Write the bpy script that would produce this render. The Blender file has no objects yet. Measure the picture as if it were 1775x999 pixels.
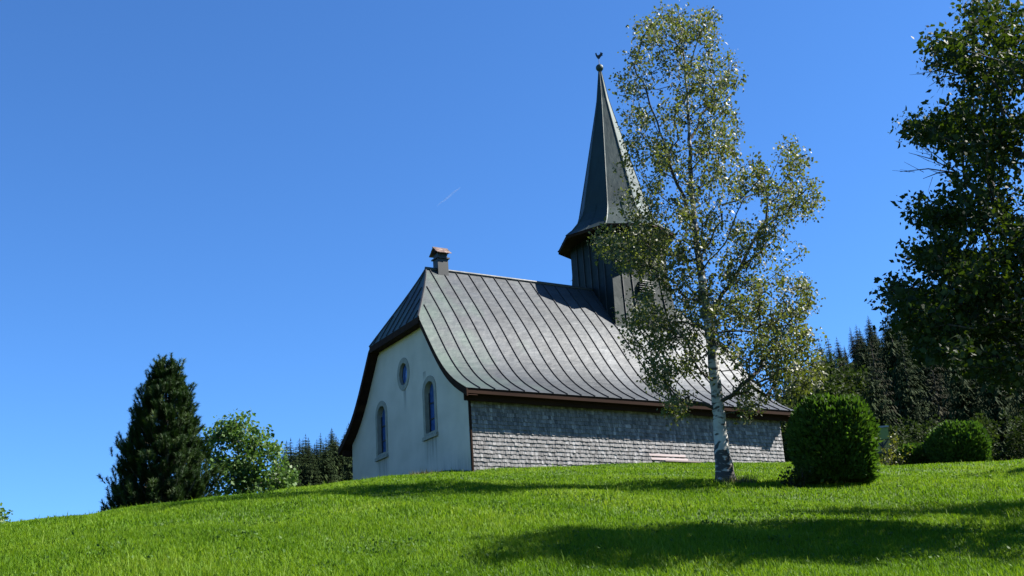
import bpy, bmesh, math, random
import numpy as np
from mathutils import Vector, Matrix

random.seed(7)
rng = np.random.default_rng(7)
scene = bpy.context.scene
COL = scene.collection
R = math.radians

# ------------------------------------------------------------------ camera
EYE = np.array([0.0, 0.0, 1.6])
F_PX = 1986.9                                   # focal length in pixels of the 1775 px wide photo
CAM_R = np.array([0.997922, 0.019964, -0.061260])
CAM_U = np.array([0.064431, -0.309206, 0.948810])
CAM_F = np.array([0.0, 0.950785, 0.309850])
cam_data = bpy.data.cameras.new('camera')
cam = bpy.data.objects.new('camera', cam_data)
COL.objects.link(cam)
mw = Matrix.Identity(4)
for i in range(3):
    mw[i][0] = CAM_R[i]; mw[i][1] = CAM_U[i]; mw[i][2] = -CAM_F[i]; mw[i][3] = EYE[i]
cam.matrix_world = mw
cam_data.sensor_width = 36.0
cam_data.lens = 36.0 * F_PX / 1775.0
cam_data.clip_start = 0.05
cam_data.clip_end = 30000
scene.camera = cam

# ------------------------------------------------------------------ sky, sun, exposure
SUN_AZ, SUN_EL = 7.0, 44.5                      # azimuth measured from +X towards +Y
sun_dir = Vector((math.cos(R(SUN_AZ)) * math.cos(R(SUN_EL)), math.sin(R(SUN_AZ)) * math.cos(R(SUN_EL)), math.sin(R(SUN_EL))))
world = bpy.data.worlds.new('World')
scene.world = world
world.use_nodes = True
wn = world.node_tree.nodes
bg = wn['Background']
sky = wn.new('ShaderNodeTexSky')
sky.sky_type = 'NISHITA'
sky.sun_disc = False
sky.sun_elevation = R(SUN_EL)
sky.sun_rotation = R(90 - SUN_AZ)
sky.altitude = 1100
sky.air_density = 1.0
sky.dust_density = 0.3
sky.ozone_density = 3.0
tintn = wn.new('ShaderNodeMix'); tintn.data_type = 'RGBA'; tintn.blend_type = 'MULTIPLY'; tintn.inputs[0].default_value = 1.0
world.node_tree.links.new(sky.outputs[0], tintn.inputs[6]); tintn.inputs[7].default_value = (.43, .76, 1.12, 1)   # deep blue mountain sky
world.node_tree.links.new(tintn.outputs[2], bg.inputs[0])
bg.inputs[1].default_value = 0.06
sun_data = bpy.data.lights.new('sun', 'SUN')
sun_data.energy = 5.0
sun_data.angle = R(0.5)
sun_data.color = (1.0, 0.95, 0.87)
sun = bpy.data.objects.new('sun', sun_data)
sun.rotation_euler = (-sun_dir).to_track_quat('-Z', 'Y').to_euler()
COL.objects.link(sun)
scene.view_settings.view_transform = 'Standard'
scene.view_settings.look = 'None'
scene.view_settings.exposure = 1.72
scene.view_settings.gamma = 1.0
scene.render.engine = 'CYCLES'
scene.cycles.max_bounces = 6
scene.cycles.transparent_max_bounces = 12


# ------------------------------------------------------------------ helpers
def at(px, py, depth):
    """world point on the line of sight of a photo pixel at a forward distance (metres)"""
    d = CAM_F + (px - 887.5) / F_PX * CAM_R - (py - 499.5) / F_PX * CAM_U
    return EYE + d / d[1] * depth


class MB:
    """collects verts / faces of ONE mesh object"""
    def __init__(s):
        s.v = []; s.f = []; s.m = []; s.t = []
    def add(s, verts, faces, mi=0, tint=None):
        b = len(s.v)
        s.v.extend([tuple(map(float, p)) for p in verts])
        for f in faces:
            s.f.append(tuple(b + i for i in f)); s.m.append(mi)
            s.t.append(random.random() if tint is None else tint)
    def box(s, lo, hi, mi=0, tint=None, M=None):
        x0, y0, z0 = lo; x1, y1, z1 = hi
        vs = [(x0,y0,z0),(x1,y0,z0),(x1,y1,z0),(x0,y1,z0),(x0,y0,z1),(x1,y0,z1),(x1,y1,z1),(x0,y1,z1)]
        if M is not None: vs = [M @ Vector(p) for p in vs]
        s.add(vs, [(3,2,1,0),(4,5,6,7),(0,1,5,4),(1,2,6,5),(2,3,7,6),(3,0,4,7)], mi, tint)
    def tube(s, pts, radii, n=8, mi=0, cap=True, tint=None):
        pts = [Vector(p) for p in pts]
        rings = []; prev = None
        for i, p in enumerate(pts):
            a = pts[max(i-1, 0)]; b = pts[min(i+1, len(pts)-1)]
            t = (b - a)
            t = t.normalized() if t.length > 1e-9 else Vector((0, 0, 1))
            if prev is None:
                ref = Vector((1, 0, 0)) if abs(t.x) < .8 else Vector((0, 1, 0))
                u = t.cross(ref).normalized()
            else:
                u = (prev - t * prev.dot(t)).normalized()
            prev = u; w = t.cross(u)
            rings.append([p + (u * math.cos(2*math.pi*k/n) + w * math.sin(2*math.pi*k/n)) * radii[i] for k in range(n)])
        vs = [q for r_ in rings for q in r_]
        fs = []
        for i in range(len(pts)-1):
            for k in range(n):
                k2 = (k+1) % n
                fs.append((i*n+k, i*n+k2, (i+1)*n+k2, (i+1)*n+k))
        if cap:
            fs.append(tuple(range(n-1, -1, -1))); fs.append(tuple((len(pts)-1)*n+k for k in range(n)))
        s.add(vs, fs, mi, tint)
    def mesh(s, name, mats, smooth=False):
        me = bpy.data.meshes.new(name)
        me.from_pydata(s.v, [], s.f)
        for m in (mats if isinstance(mats, (list, tuple)) else [mats]): me.materials.append(m)
        me.polygons.foreach_set('material_index', s.m)
        at_ = me.attributes.new('tint', 'FLOAT', 'FACE')
        at_.data.foreach_set('value', s.t)
        if smooth: me.polygons.foreach_set('use_smooth', [True]*len(s.f))
        me.update()
        return me
    def build(s, name, mats, parent=None, smooth=False, loc=None):
        return link(name, s.mesh(name, mats, smooth), parent, loc)


def link(name, me, parent=None, loc=None):
    o = bpy.data.objects.new(name, me)
    COL.objects.link(o)
    if parent is not None: o.parent = parent
    if loc is not None: o.location = loc
    return o


def fast_mesh(name, verts, faces, mats, tint=None, smooth=False):
    """numpy mesh with faces of one size"""
    me = bpy.data.meshes.new(name)
    nf, k = faces.shape
    me.vertices.add(len(verts)); me.vertices.foreach_set('co', np.ascontiguousarray(verts, dtype=np.float32).ravel())
    me.loops.add(nf*k); me.loops.foreach_set('vertex_index', np.ascontiguousarray(faces, dtype=np.int32).ravel())
    me.polygons.add(nf); me.polygons.foreach_set('loop_start', np.arange(0, nf*k, k, dtype=np.int32))
    for m in (mats if isinstance(mats, (list, tuple)) else [mats]): me.materials.append(m)
    if tint is not None:
        a = me.attributes.new('tint', 'FLOAT', 'FACE')
        a.data.foreach_set('value', np.ascontiguousarray(tint, dtype=np.float32))
    me.update(calc_edges=True); me.validate()
    if smooth: me.polygons.foreach_set('use_smooth', np.ones(nf, dtype=bool))
    return me


def tag(o, label=None, cat=None, group=None, kind=None):
    if label: o['label'] = label
    if cat: o['category'] = cat
    if group: o['group'] = group
    if kind: o['kind'] = kind
    return o


def thing(name, label, cat, loc=(0, 0, 0), rz=0.0, group=None):
    o = bpy.data.objects.new(name, None)
    o.empty_display_size = 0.3
    COL.objects.link(o)
    o.location = loc; o.rotation_euler = (0, 0, rz)
    return tag(o, label, cat, group)


# ------------------------------------------------------------------ materials
def mat(name, ramp, rough=0.7, scale=3.0, detail=4.0, stretch=(1, 1, 1), tint=0.0, metallic=0.0, spec=0.5,
        bump=0.0, bump_scale=None, bump_dist=0.02, translucent=None, coord='Object', distort=0.0, trans_fac=0.4):
    """ramp: list of (pos, rgb) driven by noise plus the per-face tint attribute"""
    m = bpy.data.materials.new(name); m.use_nodes = True
    nt = m.node_tree; N = nt.nodes; L = nt.links
    p = N['Principled BSDF']
    tc = N.new('ShaderNodeTexCoord'); mp = N.new('ShaderNodeMapping'); mp.inputs['Scale'].default_value = stretch
    L.new(tc.outputs[coord], mp.inputs[0])
    nz = N.new('ShaderNodeTexNoise'); nz.inputs['Scale'].default_value = scale; nz.inputs['Detail'].default_value = detail
    nz.inputs['Distortion'].default_value = distort
    L.new(mp.outputs[0], nz.inputs[0])
    fac = nz.outputs[0]
    if tint > 0:
        a = N.new('ShaderNodeAttribute'); a.attribute_name = 'tint'
        mx = N.new('ShaderNodeMix'); mx.data_type = 'FLOAT'; mx.inputs[0].default_value = tint
        L.new(fac, mx.inputs[2]); L.new(a.outputs['Fac'], mx.inputs[3]); fac = mx.outputs[0]
    cr = N.new('ShaderNodeValToRGB')
    el = cr.color_ramp.elements
    while len(el) < len(ramp): el.new(0.5)
    for e, (pos, c) in zip(el, ramp):
        e.position = pos; e.color = (*c, 1)
    L.new(fac, cr.inputs[0])
    L.new(cr.outputs[0], p.inputs['Base Color'])
    p.inputs['Roughness'].default_value = rough
    p.inputs['Metallic'].default_value = metallic
    p.inputs['Specular IOR Level'].default_value = spec
    if bump > 0:
        n2 = N.new('ShaderNodeTexNoise'); n2.inputs['Scale'].default_value = bump_scale or scale*4; n2.inputs['Detail'].default_value = 6
        L.new(mp.outputs[0], n2.inputs[0])
        b = N.new('ShaderNodeBump'); b.inputs['Strength'].default_value = bump; b.inputs['Distance'].default_value = bump_dist
        L.new(n2.outputs[0], b.inputs['Height']); L.new(b.outputs[0], p.inputs['Normal'])
    if translucent is not None:
        tr = N.new('ShaderNodeBsdfTranslucent')
        mul = N.new('ShaderNodeMix'); mul.data_type = 'RGBA'; mul.blend_type = 'MULTIPLY'; mul.inputs[0].default_value = 1.0
        L.new(cr.outputs[0], mul.inputs[6]); mul.inputs[7].default_value = (*translucent, 1)
        L.new(mul.outputs[2], tr.inputs[0])
        ms = N.new('ShaderNodeMixShader'); ms.inputs[0].default_value = trans_fac
        L.new(p.outputs[0], ms.inputs[1]); L.new(tr.outputs[0], ms.inputs[2])
        L.new(ms.outputs[0], N['Material Output'].inputs['Surface'])
    return m


M = {}
M['ground'] = mat('turf soil', [(.3, (.028, .055, .007)), (.55, (.045, .085, .009)), (.75, (.065, .10, .016))], .9, 1.3, 8, bump=.6, bump_scale=30, bump_dist=.03)
M['grass'] = mat('grass blades', [(.18, (.03, .076, .004)), (.40, (.072, .155, .006)), (.62, (.135, .225, .014)), (.9, (.26, .31, .08))], .6, 0.5, 7, tint=.42, spec=.12,
                 translucent=(1.3, 1.25, .6), trans_fac=.4)
M['forest floor'] = mat('forest floor', [(.3, (.012, .016, .008)), (.7, (.025, .03, .013))], 1.0, .3, 6, spec=0.0)
M['clover'] = mat('clover leaves', [(.1, (.025, .06, .008)), (.5, (.05, .105, .014)), (.9, (.10, .16, .03))], .6, 2, 3, tint=.6, spec=.15, translucent=(1.2, 1.2, .6), trans_fac=.3)
M['dry grass'] = mat('dry grass', [(.2, (.045, .06, .015)), (.6, (.10, .10, .035)), (.9, (.18, .155, .08))], .7, 2, 3, tint=.7, translucent=(1.1, 1, .7), trans_fac=.3)
M['birch leaf'] = mat('birch leaf', [(.12, (.030, .042, .012)), (.5, (.07, .082, .027)), (.85, (.13, .138, .055)), (1, (.20, .19, .09))], .55, .8, 3, tint=.6, spec=.5,
                      translucent=(1.5, 1.6, .5), trans_fac=.38)
M['sycamore leaf'] = mat('broad leaf', [(.1, (.009, .017, .005)), (.5, (.017, .03, .007)), (.9, (.034, .05, .010))], .6, .7, 3, tint=.6, spec=.15,
                         translucent=(2.6, 2.6, .5), trans_fac=.26)
M['shrub leaf'] = mat('shrub leaf', [(.1, (.04, .085, .02)), (.5, (.065, .125, .03)), (.9, (.11, .17, .05))], .5, 1, 3, tint=.6, spec=.2, translucent=(1.3, 1.4, .6), trans_fac=.35)
M['yellow leaf'] = mat('yellow leaf', [(.1, (.05, .07, .012)), (.5, (.09, .105, .018)), (.9, (.16, .16, .03))], .5, 1, 3, tint=.6, translucent=(1.3, 1.3, .5))
M['hedge'] = mat('thuja sprays', [(.1, (.014, .034, .006)), (.5, (.036, .074, .012)), (.9, (.09, .145, .026))], .6, 2.2, 4, tint=.5, spec=.15, translucent=(1.3, 1.5, .5), trans_fac=.3)
M['pine needle'] = mat('pine needles', [(.1, (.008, .022, .007)), (.5, (.020, .042, .012)), (.9, (.055, .088, .02))], .6, 1.2, 3, tint=.5, spec=.12, translucent=(1.2, 1.3, .6), trans_fac=.2)
M['spruce needle'] = mat('spruce needles', [(.1, (.008, .015, .006)), (.5, (.018, .030, .010)), (.9, (.040, .056, .015))], .8, .25, 3, tint=.5, spec=.05)
M['larch needle'] = mat('dry spruce needles', [(.1, (.013, .015, .009)), (.5, (.026, .027, .015)), (.9, (.046, .044, .022))], .8, .25, 3, tint=.5, spec=.05)
M['wood leaf'] = mat('forest leaf', [(.1, (.011, .02, .005)), (.5, (.022, .036, .008)), (.9, (.045, .065, .013))], .7, .25, 3, tint=.5, spec=.1, translucent=(1.3, 1.4, .6), trans_fac=.3)
M['bark'] = mat('grey brown bark', [(.3, (.05, .04, .03)), (.6, (.11, .09, .07)), (.8, (.17, .15, .12))], .9, 6, 6, (1, 1, .3), bump=.6, bump_scale=20)
M['dark bark'] = mat('dark bark', [(.3, (.022, .018, .014)), (.7, (.06, .05, .04))], .9, 6, 6, (1, 1, .3), bump=.5, bump_scale=20)
M['stucco'] = mat('lime stucco', [(.3, (.41, .37, .32)), (.5, (.47, .42, .37)), (.7, (.52, .465, .41))], .9, 1.1, 8, bump=.25, bump_scale=60, bump_dist=.01)
M['stone'] = mat('window stone', [(.3, (.19, .185, .16)), (.7, (.27, .26, .225))], .85, 5, 6, bump=.25, bump_scale=40, bump_dist=.008)
M['shingle'] = mat('weathered larch shingles', [(.12, (.035, .034, .034)), (.4, (.095, .092, .092)), (.62, (.165, .16, .16)), (.9, (.36, .35, .35))], .75, 9, 6, (1, 1, .25), tint=.5, bump=.5, bump_scale=60, bump_dist=.01)
M['brown wood'] = mat('brown eaves wood', [(.3, (.016, .008, .0055)), (.6, (.028, .014, .009)), (.8, (.045, .024, .015))], .85, 4, 6, (1, .15, 1), tint=.3, spec=.08)
M['dark wood'] = mat('dark tower cladding', [(.3, (.010, .012, .012)), (.7, (.022, .026, .026))], .55, 3, 6, (1, 1, .2), tint=.4, spec=.4)
M['clay'] = mat('clay tiles', [(.2, (.05, .028, .022)), (.5, (.11, .062, .048)), (.8, (.22, .16, .135))], .85, 9, 5, tint=.6)
M['glass'] = mat('leaded glass', [(.3, (.022, .06, .19)), (.7, (.04, .10, .29))], .12, 7, 2, spec=.6, bump=.12, bump_scale=14, bump_dist=.02)  # blue of the reflected sky is painted into the base colour
M['lead'] = mat('lead bars', [(.3, (.02, .02, .025)), (.7, (.035, .035, .04))], .6, 5, 2)
M['iron'] = mat('dark iron', [(.3, (.015, .016, .018)), (.7, (.035, .036, .04))], .5, 8, 3, metallic=.5)
M['bench wood'] = mat('pink painted boards', [(.25, (.19, .145, .135)), (.55, (.28, .225, .215)), (.85, (.36, .30, .29))], .7, 6, 5, (.15, 1, 1), tint=.4)
M['sign green'] = mat('olive sign board', [(.3, (.13, .17, .035)), (.7, (.17, .21, .05))], .6, 3, 4)
M['sign ochre'] = mat('ochre sign board', [(.3, (.27, .24, .07)), (.7, (.34, .30, .10))], .6, 6, 4)
M['grey metal'] = mat('grey sheet metal', [(.3, (.22, .22, .22)), (.7, (.32, .32, .31))], .5, 6, 4, metallic=.3)


def metal_roof(name, base, patina, patina_bias):
    """seamed copper / zinc sheet: dull grey with pale streaks down the slope, green patina by large noise"""
    m = mat(name, [(.25, tuple(c*.72 for c in base)), (.5, base), (.72, tuple(c*1.35 for c in base))], .42, 1.6, 8, (2.2, .9, .5), tint=.3, metallic=.25, spec=.3,
            bump=.5, bump_scale=3.2, bump_dist=.035, distort=.6)
    nt = m.node_tree; N = nt.nodes; L = nt.links
    p = N['Principled BSDF']
    src = p.inputs['Base Color'].links[0].from_socket
    tc = N.new('ShaderNodeTexCoord')
    n1 = N.new('ShaderNodeTexNoise'); n1.inputs['Scale'].default_value = .8; n1.inputs['Detail'].default_value = 7
    L.new(tc.outputs['Object'], n1.inputs[0])
    sx = N.new('ShaderNodeSeparateXYZ'); L.new(tc.outputs['Object'], sx.inputs[0])
    g = N.new('ShaderNodeMapRange'); g.inputs[1].default_value = -0.3; g.inputs[2].default_value = 3.2; g.inputs[3].default_value = .27; g.inputs[4].default_value = -.12
    L.new(sx.outputs['Y'], g.inputs[0])
    ad = N.new('ShaderNodeMath'); ad.operation = 'ADD'; L.new(n1.outputs[0], ad.inputs[0]); L.new(g.outputs[0], ad.inputs[1])
    mr = N.new('ShaderNodeMapRange'); mr.inputs[1].default_value = .52 - patina_bias; mr.inputs[2].default_value = .82 - patina_bias; mr.inputs[4].default_value = .8
    L.new(ad.outputs[0], mr.inputs[0])
    mx = N.new('ShaderNodeMix'); mx.data_type = 'RGBA'
    L.new(mr.outputs[0], mx.inputs[0]); L.new(src, mx.inputs[6]); mx.inputs[7].default_value = (*patina, 1)
    L.new(mx.outputs[2], p.inputs['Base Color'])
    # roughness breakup
    n3 = N.new('ShaderNodeTexNoise'); n3.inputs['Scale'].default_value = 2.5; n3.inputs['Detail'].default_value = 5
    L.new(tc.outputs['Object'], n3.inputs[0])
    rr = N.new('ShaderNodeMapRange'); rr.inputs[3].default_value = .42; rr.inputs[4].default_value = .68
    L.new(n3.outputs[0], rr.inputs[0]); L.new(rr.outputs[0], p.inputs['Roughness'])
    return m


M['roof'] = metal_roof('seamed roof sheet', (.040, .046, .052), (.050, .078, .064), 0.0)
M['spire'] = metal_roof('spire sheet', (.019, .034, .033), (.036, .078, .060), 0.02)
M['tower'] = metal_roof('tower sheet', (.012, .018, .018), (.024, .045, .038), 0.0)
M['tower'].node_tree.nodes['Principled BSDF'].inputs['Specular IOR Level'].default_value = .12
M['seam'] = mat('seam edge', [(.3, (.018, .019, .02)), (.7, (.03, .031, .033))], .6, 3, 3, metallic=.2)

# birch bark: white with dark horizontal lenticels, black rough base, painted crown shade higher up
def birch_bark():
    m = mat('birch bark', [(.3, (.24, .235, .22)), (.55, (.38, .375, .35)), (.8, (.46, .45, .42))], .75, 4, 5)
    nt = m.node_tree; N = nt.nodes; L = nt.links; p = N['Principled BSDF']
    src = p.inputs['Base Color'].links[0].from_socket
    tc = N.new('ShaderNodeTexCoord')
    mp = N.new('ShaderNodeMapping'); mp.inputs['Scale'].default_value = (1, 1, 2.6); L.new(tc.outputs['Object'], mp.inputs[0])
    n = N.new('ShaderNodeTexNoise'); n.inputs['Scale'].default_value = 4.2; n.inputs['Detail'].default_value = 7; n.inputs['Distortion'].default_value = .8
    L.new(mp.outputs[0], n.inputs[0])
    sx = N.new('ShaderNodeSeparateXYZ'); L.new(tc.outputs['Object'], sx.inputs[0])
    g = N.new('ShaderNodeMapRange'); g.inputs[1].default_value = 0.0; g.inputs[2].default_value = .9; g.inputs[3].default_value = .2; g.inputs[4].default_value = 0.0
    L.new(sx.outputs['Z'], g.inputs[0])
    g2 = N.new('ShaderNodeMapRange'); g2.inputs[1].default_value = 1.8; g2.inputs[2].default_value = 3.2; g2.inputs[3].default_value = 0.0; g2.inputs[4].default_value = .12  # dark mottling grows with height: crown shade put into the bark colour
    L.new(sx.outputs['Z'], g2.inputs[0])
    a = N.new('ShaderNodeMath'); a.operation = 'ADD'; L.new(n.outputs[0], a.inputs[0]); L.new(g.outputs[0], a.inputs[1])
    a2 = N.new('ShaderNodeMath'); a2.operation = 'ADD'; L.new(a.outputs[0], a2.inputs[0]); L.new(g2.outputs[0], a2.inputs[1])
    mr = N.new('ShaderNodeMapRange'); mr.inputs[1].default_value = .53; mr.inputs[2].default_value = .60
    L.new(a2.outputs[0], mr.inputs[0])
    mx = N.new('ShaderNodeMix'); mx.data_type = 'RGBA'; L.new(mr.outputs[0], mx.inputs[0]); L.new(src, mx.inputs[6]); mx.inputs[7].default_value = (.035, .032, .028, 1)
    L.new(mx.outputs[2], p.inputs['Base Color'])
    return m
M['birch bark'] = birch_bark()

# ------------------------------------------------------------------ terrain
def P(px, py, d): return tuple(at(px, py, d))
E = 1.6
CP = [(0, 0, 0), (-5, 0, .3), (5, 0, -.35), (0, -10, -2.2), (-12, -10, -1.8), (12, -10, -2.6),
      P(0, 999, 10.5), P(887, 999, 11), P(1775, 999, 11),
      P(1258, 842, 21), P(1450, 840, 20.5), P(850, 850, 20.4), P(600, 853, 20.2), P(380, 872, 19.8),
      P(1775, 880, 16.5), P(1600, 870, 18.2),
      P(1376, 816, 29), P(1132, 819, 28), P(980, 826, 27), P(1530, 817, 28), P(1640, 826, 26), P(1730, 822, 25), P(1258, 820, 27.5),
      P(0, 922, 18), P(0, 916, 22), P(350, 873, 24), P(610, 838, 29), P(740, 822, 33),
      P(818, 819, 31.5), P(1132, 807, 34.7), P(1376, 805, 37.6),
      P(1530, 806, 36), P(1700, 814, 33), P(1640, 817, 33), P(1775, 798, 30),
      (-12, 30, 3.2+E), (-15, 40, 3.0+E), (-10, 42, 4.2+E), (-25, 30, 1.6+E), (-25, 15, 1.0+E), (-40, 40, E), (-6, 46, 5.0+E), (0, 50, 5.2+E), (10, 50, 6+E),
      (20, 46, 6+E), (26, 30, 3.6+E), (25, 15, .6+E), (16, 2, -2.0), (-20, 0, -.2), (-40, 15, -.5), (40, 30, 3+E), (40, 10, 0)]
CPA = np.array(CP, float)
def _phi(r): return np.where(r > 1e-9, r*r*np.log(np.maximum(r, 1e-9)), 0)
_n = len(CPA)
_K = _phi(np.linalg.norm(CPA[:, None, :2] - CPA[None, :, :2], axis=2)) + np.eye(_n) * 0.6
_Pm = np.c_[np.ones(_n), CPA[:, :2]]
_A = np.block([[_K, _Pm], [_Pm.T, np.zeros((3, 3))]])
_w = np.linalg.solve(_A, np.r_[CPA[:, 2], 0, 0, 0])
HILL_A = ([-.9, -.45, -.33, -.27, -.2, -.14, 0, .2, .27, .33, .45, .7, 1.2], [-20, 0, 12, 34, 47, 53, 56, 62, 70, 77, 84, 92, 95])
def height(x, y):
    x = np.asarray(x, float); y = np.asarray(y, float)
    near = np.full(x.shape, _w[_n]) + _w[_n+1]*x + _w[_n+2]*y
    for i in range(_n):
        near = near + _w[i]*_phi(np.hypot(x-CPA[i, 0], y-CPA[i, 1]))
    r = np.hypot(x, y)
    ang = x/np.maximum(y, 1.0)
    ang = np.where(y < 1.0, np.sign(x)*1.2, ang)
    A = np.interp(ang, *HILL_A)
    A = np.where(y < 0, -15.0, A)
    t = np.clip((r-45)/(340-45), 0, None)
    far = 5.0 + A*np.where(t < 1, t**1.15, 1 + (t-1)*.12)
    far = far + 2.5*np.sin(x*.045+1)*np.sin(y*.05)*np.clip(t*3, 0, 1)
    b = np.clip((r-44)/26, 0, 1); b = b*b*(3-2*b)
    near = near + .035*np.sin(x*1.3+.4)*np.sin(y*1.1) + .02*np.sin(x*3.1+y*2.3)
    return np.where(b >= 1, far, near*(1-b) + far*b)
def gh(x, y): return float(height(np.array([x]), np.array([y]))[0])
def on_ground(px, depth):
    """point of the ground in the column of a photo pixel at a forward distance"""
    p = at(px, 830, depth)
    return (p[0], p[1], gh(p[0], p[1]))

def axis(fine, lo, hi, far, grow=1.18):
    a = list(np.arange(lo, hi+1e-6, fine)); s = fine
    while a[-1] < far: s *= grow; a.append(a[-1]+s)
    s = fine
    while a[0] > -far: s *= grow; a.insert(0, a[0]-s)
    return np.array(a)
gx = axis(.4, -24, 30, 2500); gy = axis(.4, -6, 52, 2500)
GX, GY = np.meshgrid(gx, gy)
GZ = height(GX, GY)
nx, ny = len(gx), len(gy)
idx = np.arange(nx*ny).reshape(ny, nx)
faces = np.stack([idx[:-1, :-1], idx[:-1, 1:], idx[1:, 1:], idx[1:, :-1]], -1).reshape(-1, 4)
g_me = fast_mesh('ground', np.c_[GX.ravel(), GY.ravel(), GZ.ravel()], faces, [M['ground'], M['forest floor']], smooth=True)
fc = np.c_[GX.ravel()[faces].mean(1), GY.ravel()[faces].mean(1)]
wood = ((np.hypot(fc[:, 0], fc[:, 1]) > 72) | ((fc[:, 1] > 43) & (fc[:, 0] > 13))) & (fc[:, 1] > 20)
g_me.polygons.foreach_set('material_index', wood.astype(np.int32))
ground = link('ground', g_me)
tag(ground, 'sloping green meadow rising to the chapel and the hills behind', 'ground', kind='structure')

# ------------------------------------------------------------------ chapel
CH = thing('chapel', 'small white chapel with shingled side wall, seamed metal roof and pointed spire', 'chapel', (-3.6, 35.245, 4.96+E), R(-58.539))
W, L_, OG = 4.215, 11.70, 0.33
PROF = np.array([(0, 7.54), (.93, 6.40), (1.85, 5.27), (2.30, 4.62), (2.70, 4.06), (3.09, 3.54), (3.62, 2.98), (4.16, 2.62), (4.69, 2.36)])
# resample the profile smoothly
def smooth_prof(n=26):
    d = np.r_[0, np.cumsum(np.hypot(*np.diff(PROF, axis=0).T))]
    s = np.linspace(0, d[-1], n)
    x = np.interp(s, d, PROF[:, 0]); z = np.interp(s, d, PROF[:, 1])
    for _ in range(6):
        x[1:-1] = .25*x[:-2]+.5*x[1:-1]+.25*x[2:]; z[1:-1] = .25*z[:-2]+.5*z[1:-1]+.25*z[2:]
    return x, z
PX, PZ = smooth_prof()
def roof_z(x): return np.interp(abs(x), PX, PZ)
HB = 1.85; RS = .94          # hip half width at the verge, ridge start
def y_front(x):
    x = abs(x)
    if x >= HB: return -OG
    t = x/HB
    return RS - (RS+OG)*t**1.12
def y_back(x): return L_ - y_front(x)

def slope_mesh(mb, dz, sgn, ny_=24, mi=0, flip=False):
    vs = []; fs = []
    for x, z in zip(PX, PZ):
        a, b = y_front(x), y_back(x)
        for k in range(ny_+1):
            vs.append((sgn*x, a+(b-a)*k/ny_, z+dz))
    for i in range(len(PX)-1):
        for k in range(ny_):
            q = [i*(ny_+1)+k, i*(ny_+1)+k+1, (i+1)*(ny_+1)+k+1, (i+1)*(ny_+1)+k]
            if (sgn > 0) == flip: q = q
            else: q = q[::-1]
            fs.append(tuple(q))
    mb.add(vs, fs, mi)
# sheet panels between seams get their own tint
SEAM0, SEAMD = .58, .487
seam_ys = [SEAM0 - SEAMD + SEAMD*i for i in range(-1, 25)]
roof = MB()
for sgn in (1, -1):
    bounds = [-9] + [y for y in seam_ys if -OG < y < L_+OG] + [99]
    for ya, yb in zip(bounds[:-1], bounds[1:]):
        tint = random.random()
        vs = []; fs = []; rows = []
        for x, z in zip(PX, PZ):
            a = max(ya, y_front(x)); b = min(yb, y_back(x))
            rows.append((x, z, a, b))
        for (x0, z0, a0, b0), (x1, z1, a1, b1) in zip(rows[:-1], rows[1:]):
            if b1 - a1 < 1e-4: continue
            if b0 - a0 < 1e-4:                      # panel starts inside this strip, on the hip line
                a0 = b0 = (a1 if ya < 3 else b1)
                roof.add([(sgn*x0, min(max(ya, y_front(x0)), y_back(x0)), z0), (sgn*x1, a1, z1), (sgn*x1, b1, z1)], [(0, 1, 2) if sgn > 0 else (2, 1, 0)], 0, tint)
                continue
            q = [(sgn*x0, a0, z0), (sgn*x1, a1, z1), (sgn*x1, b1, z1), (sgn*x0, b0, z0)]
            roof.add(q, [(0, 1, 2, 3) if sgn > 0 else (3, 2, 1, 0)], 0, tint)
# hip faces (front and back)
for front in (1, 0):
    nh = 8
    for sgn in (1, -1):
        hv = []; hf = []
        for i in range(nh+1):
            x = HB*i/nh; y = y_front(x); z = roof_z(x)
            y = y if front else L_-y
            hv += [(sgn*x, y, z), (0, y, z)]
        for i in range(nh):
            a = 2*i
            q = (a, a+1, a+3, a+2)
            hf.append(q if (sgn > 0) != bool(front) else q[::-1])
        roof.add(hv, hf, 0, .3+.2*sgn)
roof_o = roof.build('roof', M['roof'], CH)
# standing seams
seams = MB()
def strip_rib(pts, nrm, w=.009, h=.032):
    vs = []; fs = []
    for (p, nn, side) in zip(pts, nrm[0], nrm[1]):
        p = Vector(p); nn = Vector(nn); side = Vector(side)
        vs += [p - side*w - nn*.01, p - side*w*.7 + nn*h, p + side*w*.7 + nn*h, p + side*w - nn*.01]
    n = len(pts)
    for i in range(n-1):
        for k in range(3):
            fs.append((4*i+k, 4*i+k+1, 4*i+4+k+1, 4*i+4+k))
    fs += [(0, 1, 2, 3), (4*n-4, 4*n-1, 4*n-2, 4*n-3)]
    seams.add(vs, fs)
def prof_normal(i):
    a = max(i-1, 0); b = min(i+1, len(PX)-1)
    t = Vector((PX[b]-PX[a], 0, PZ[b]-PZ[a])).normalized()
    return Vector((-t.z, 0, t.x))
for sgn in (1, -1):
    for y in seam_ys:
        pts = []; nn = []; sd = []
        for i in range(len(PX)):
            if y_front(PX[i]) + .02 < y < y_back(PX[i]) - .02:
                n_ = prof_normal(i)
                pts.append((sgn*PX[i], y, PZ[i])); nn.append((sgn*n_.x, 0, n_.z)); sd.append((0, 1, 0))
        if len(pts) > 3: strip_rib(pts, (nn, sd))
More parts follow.
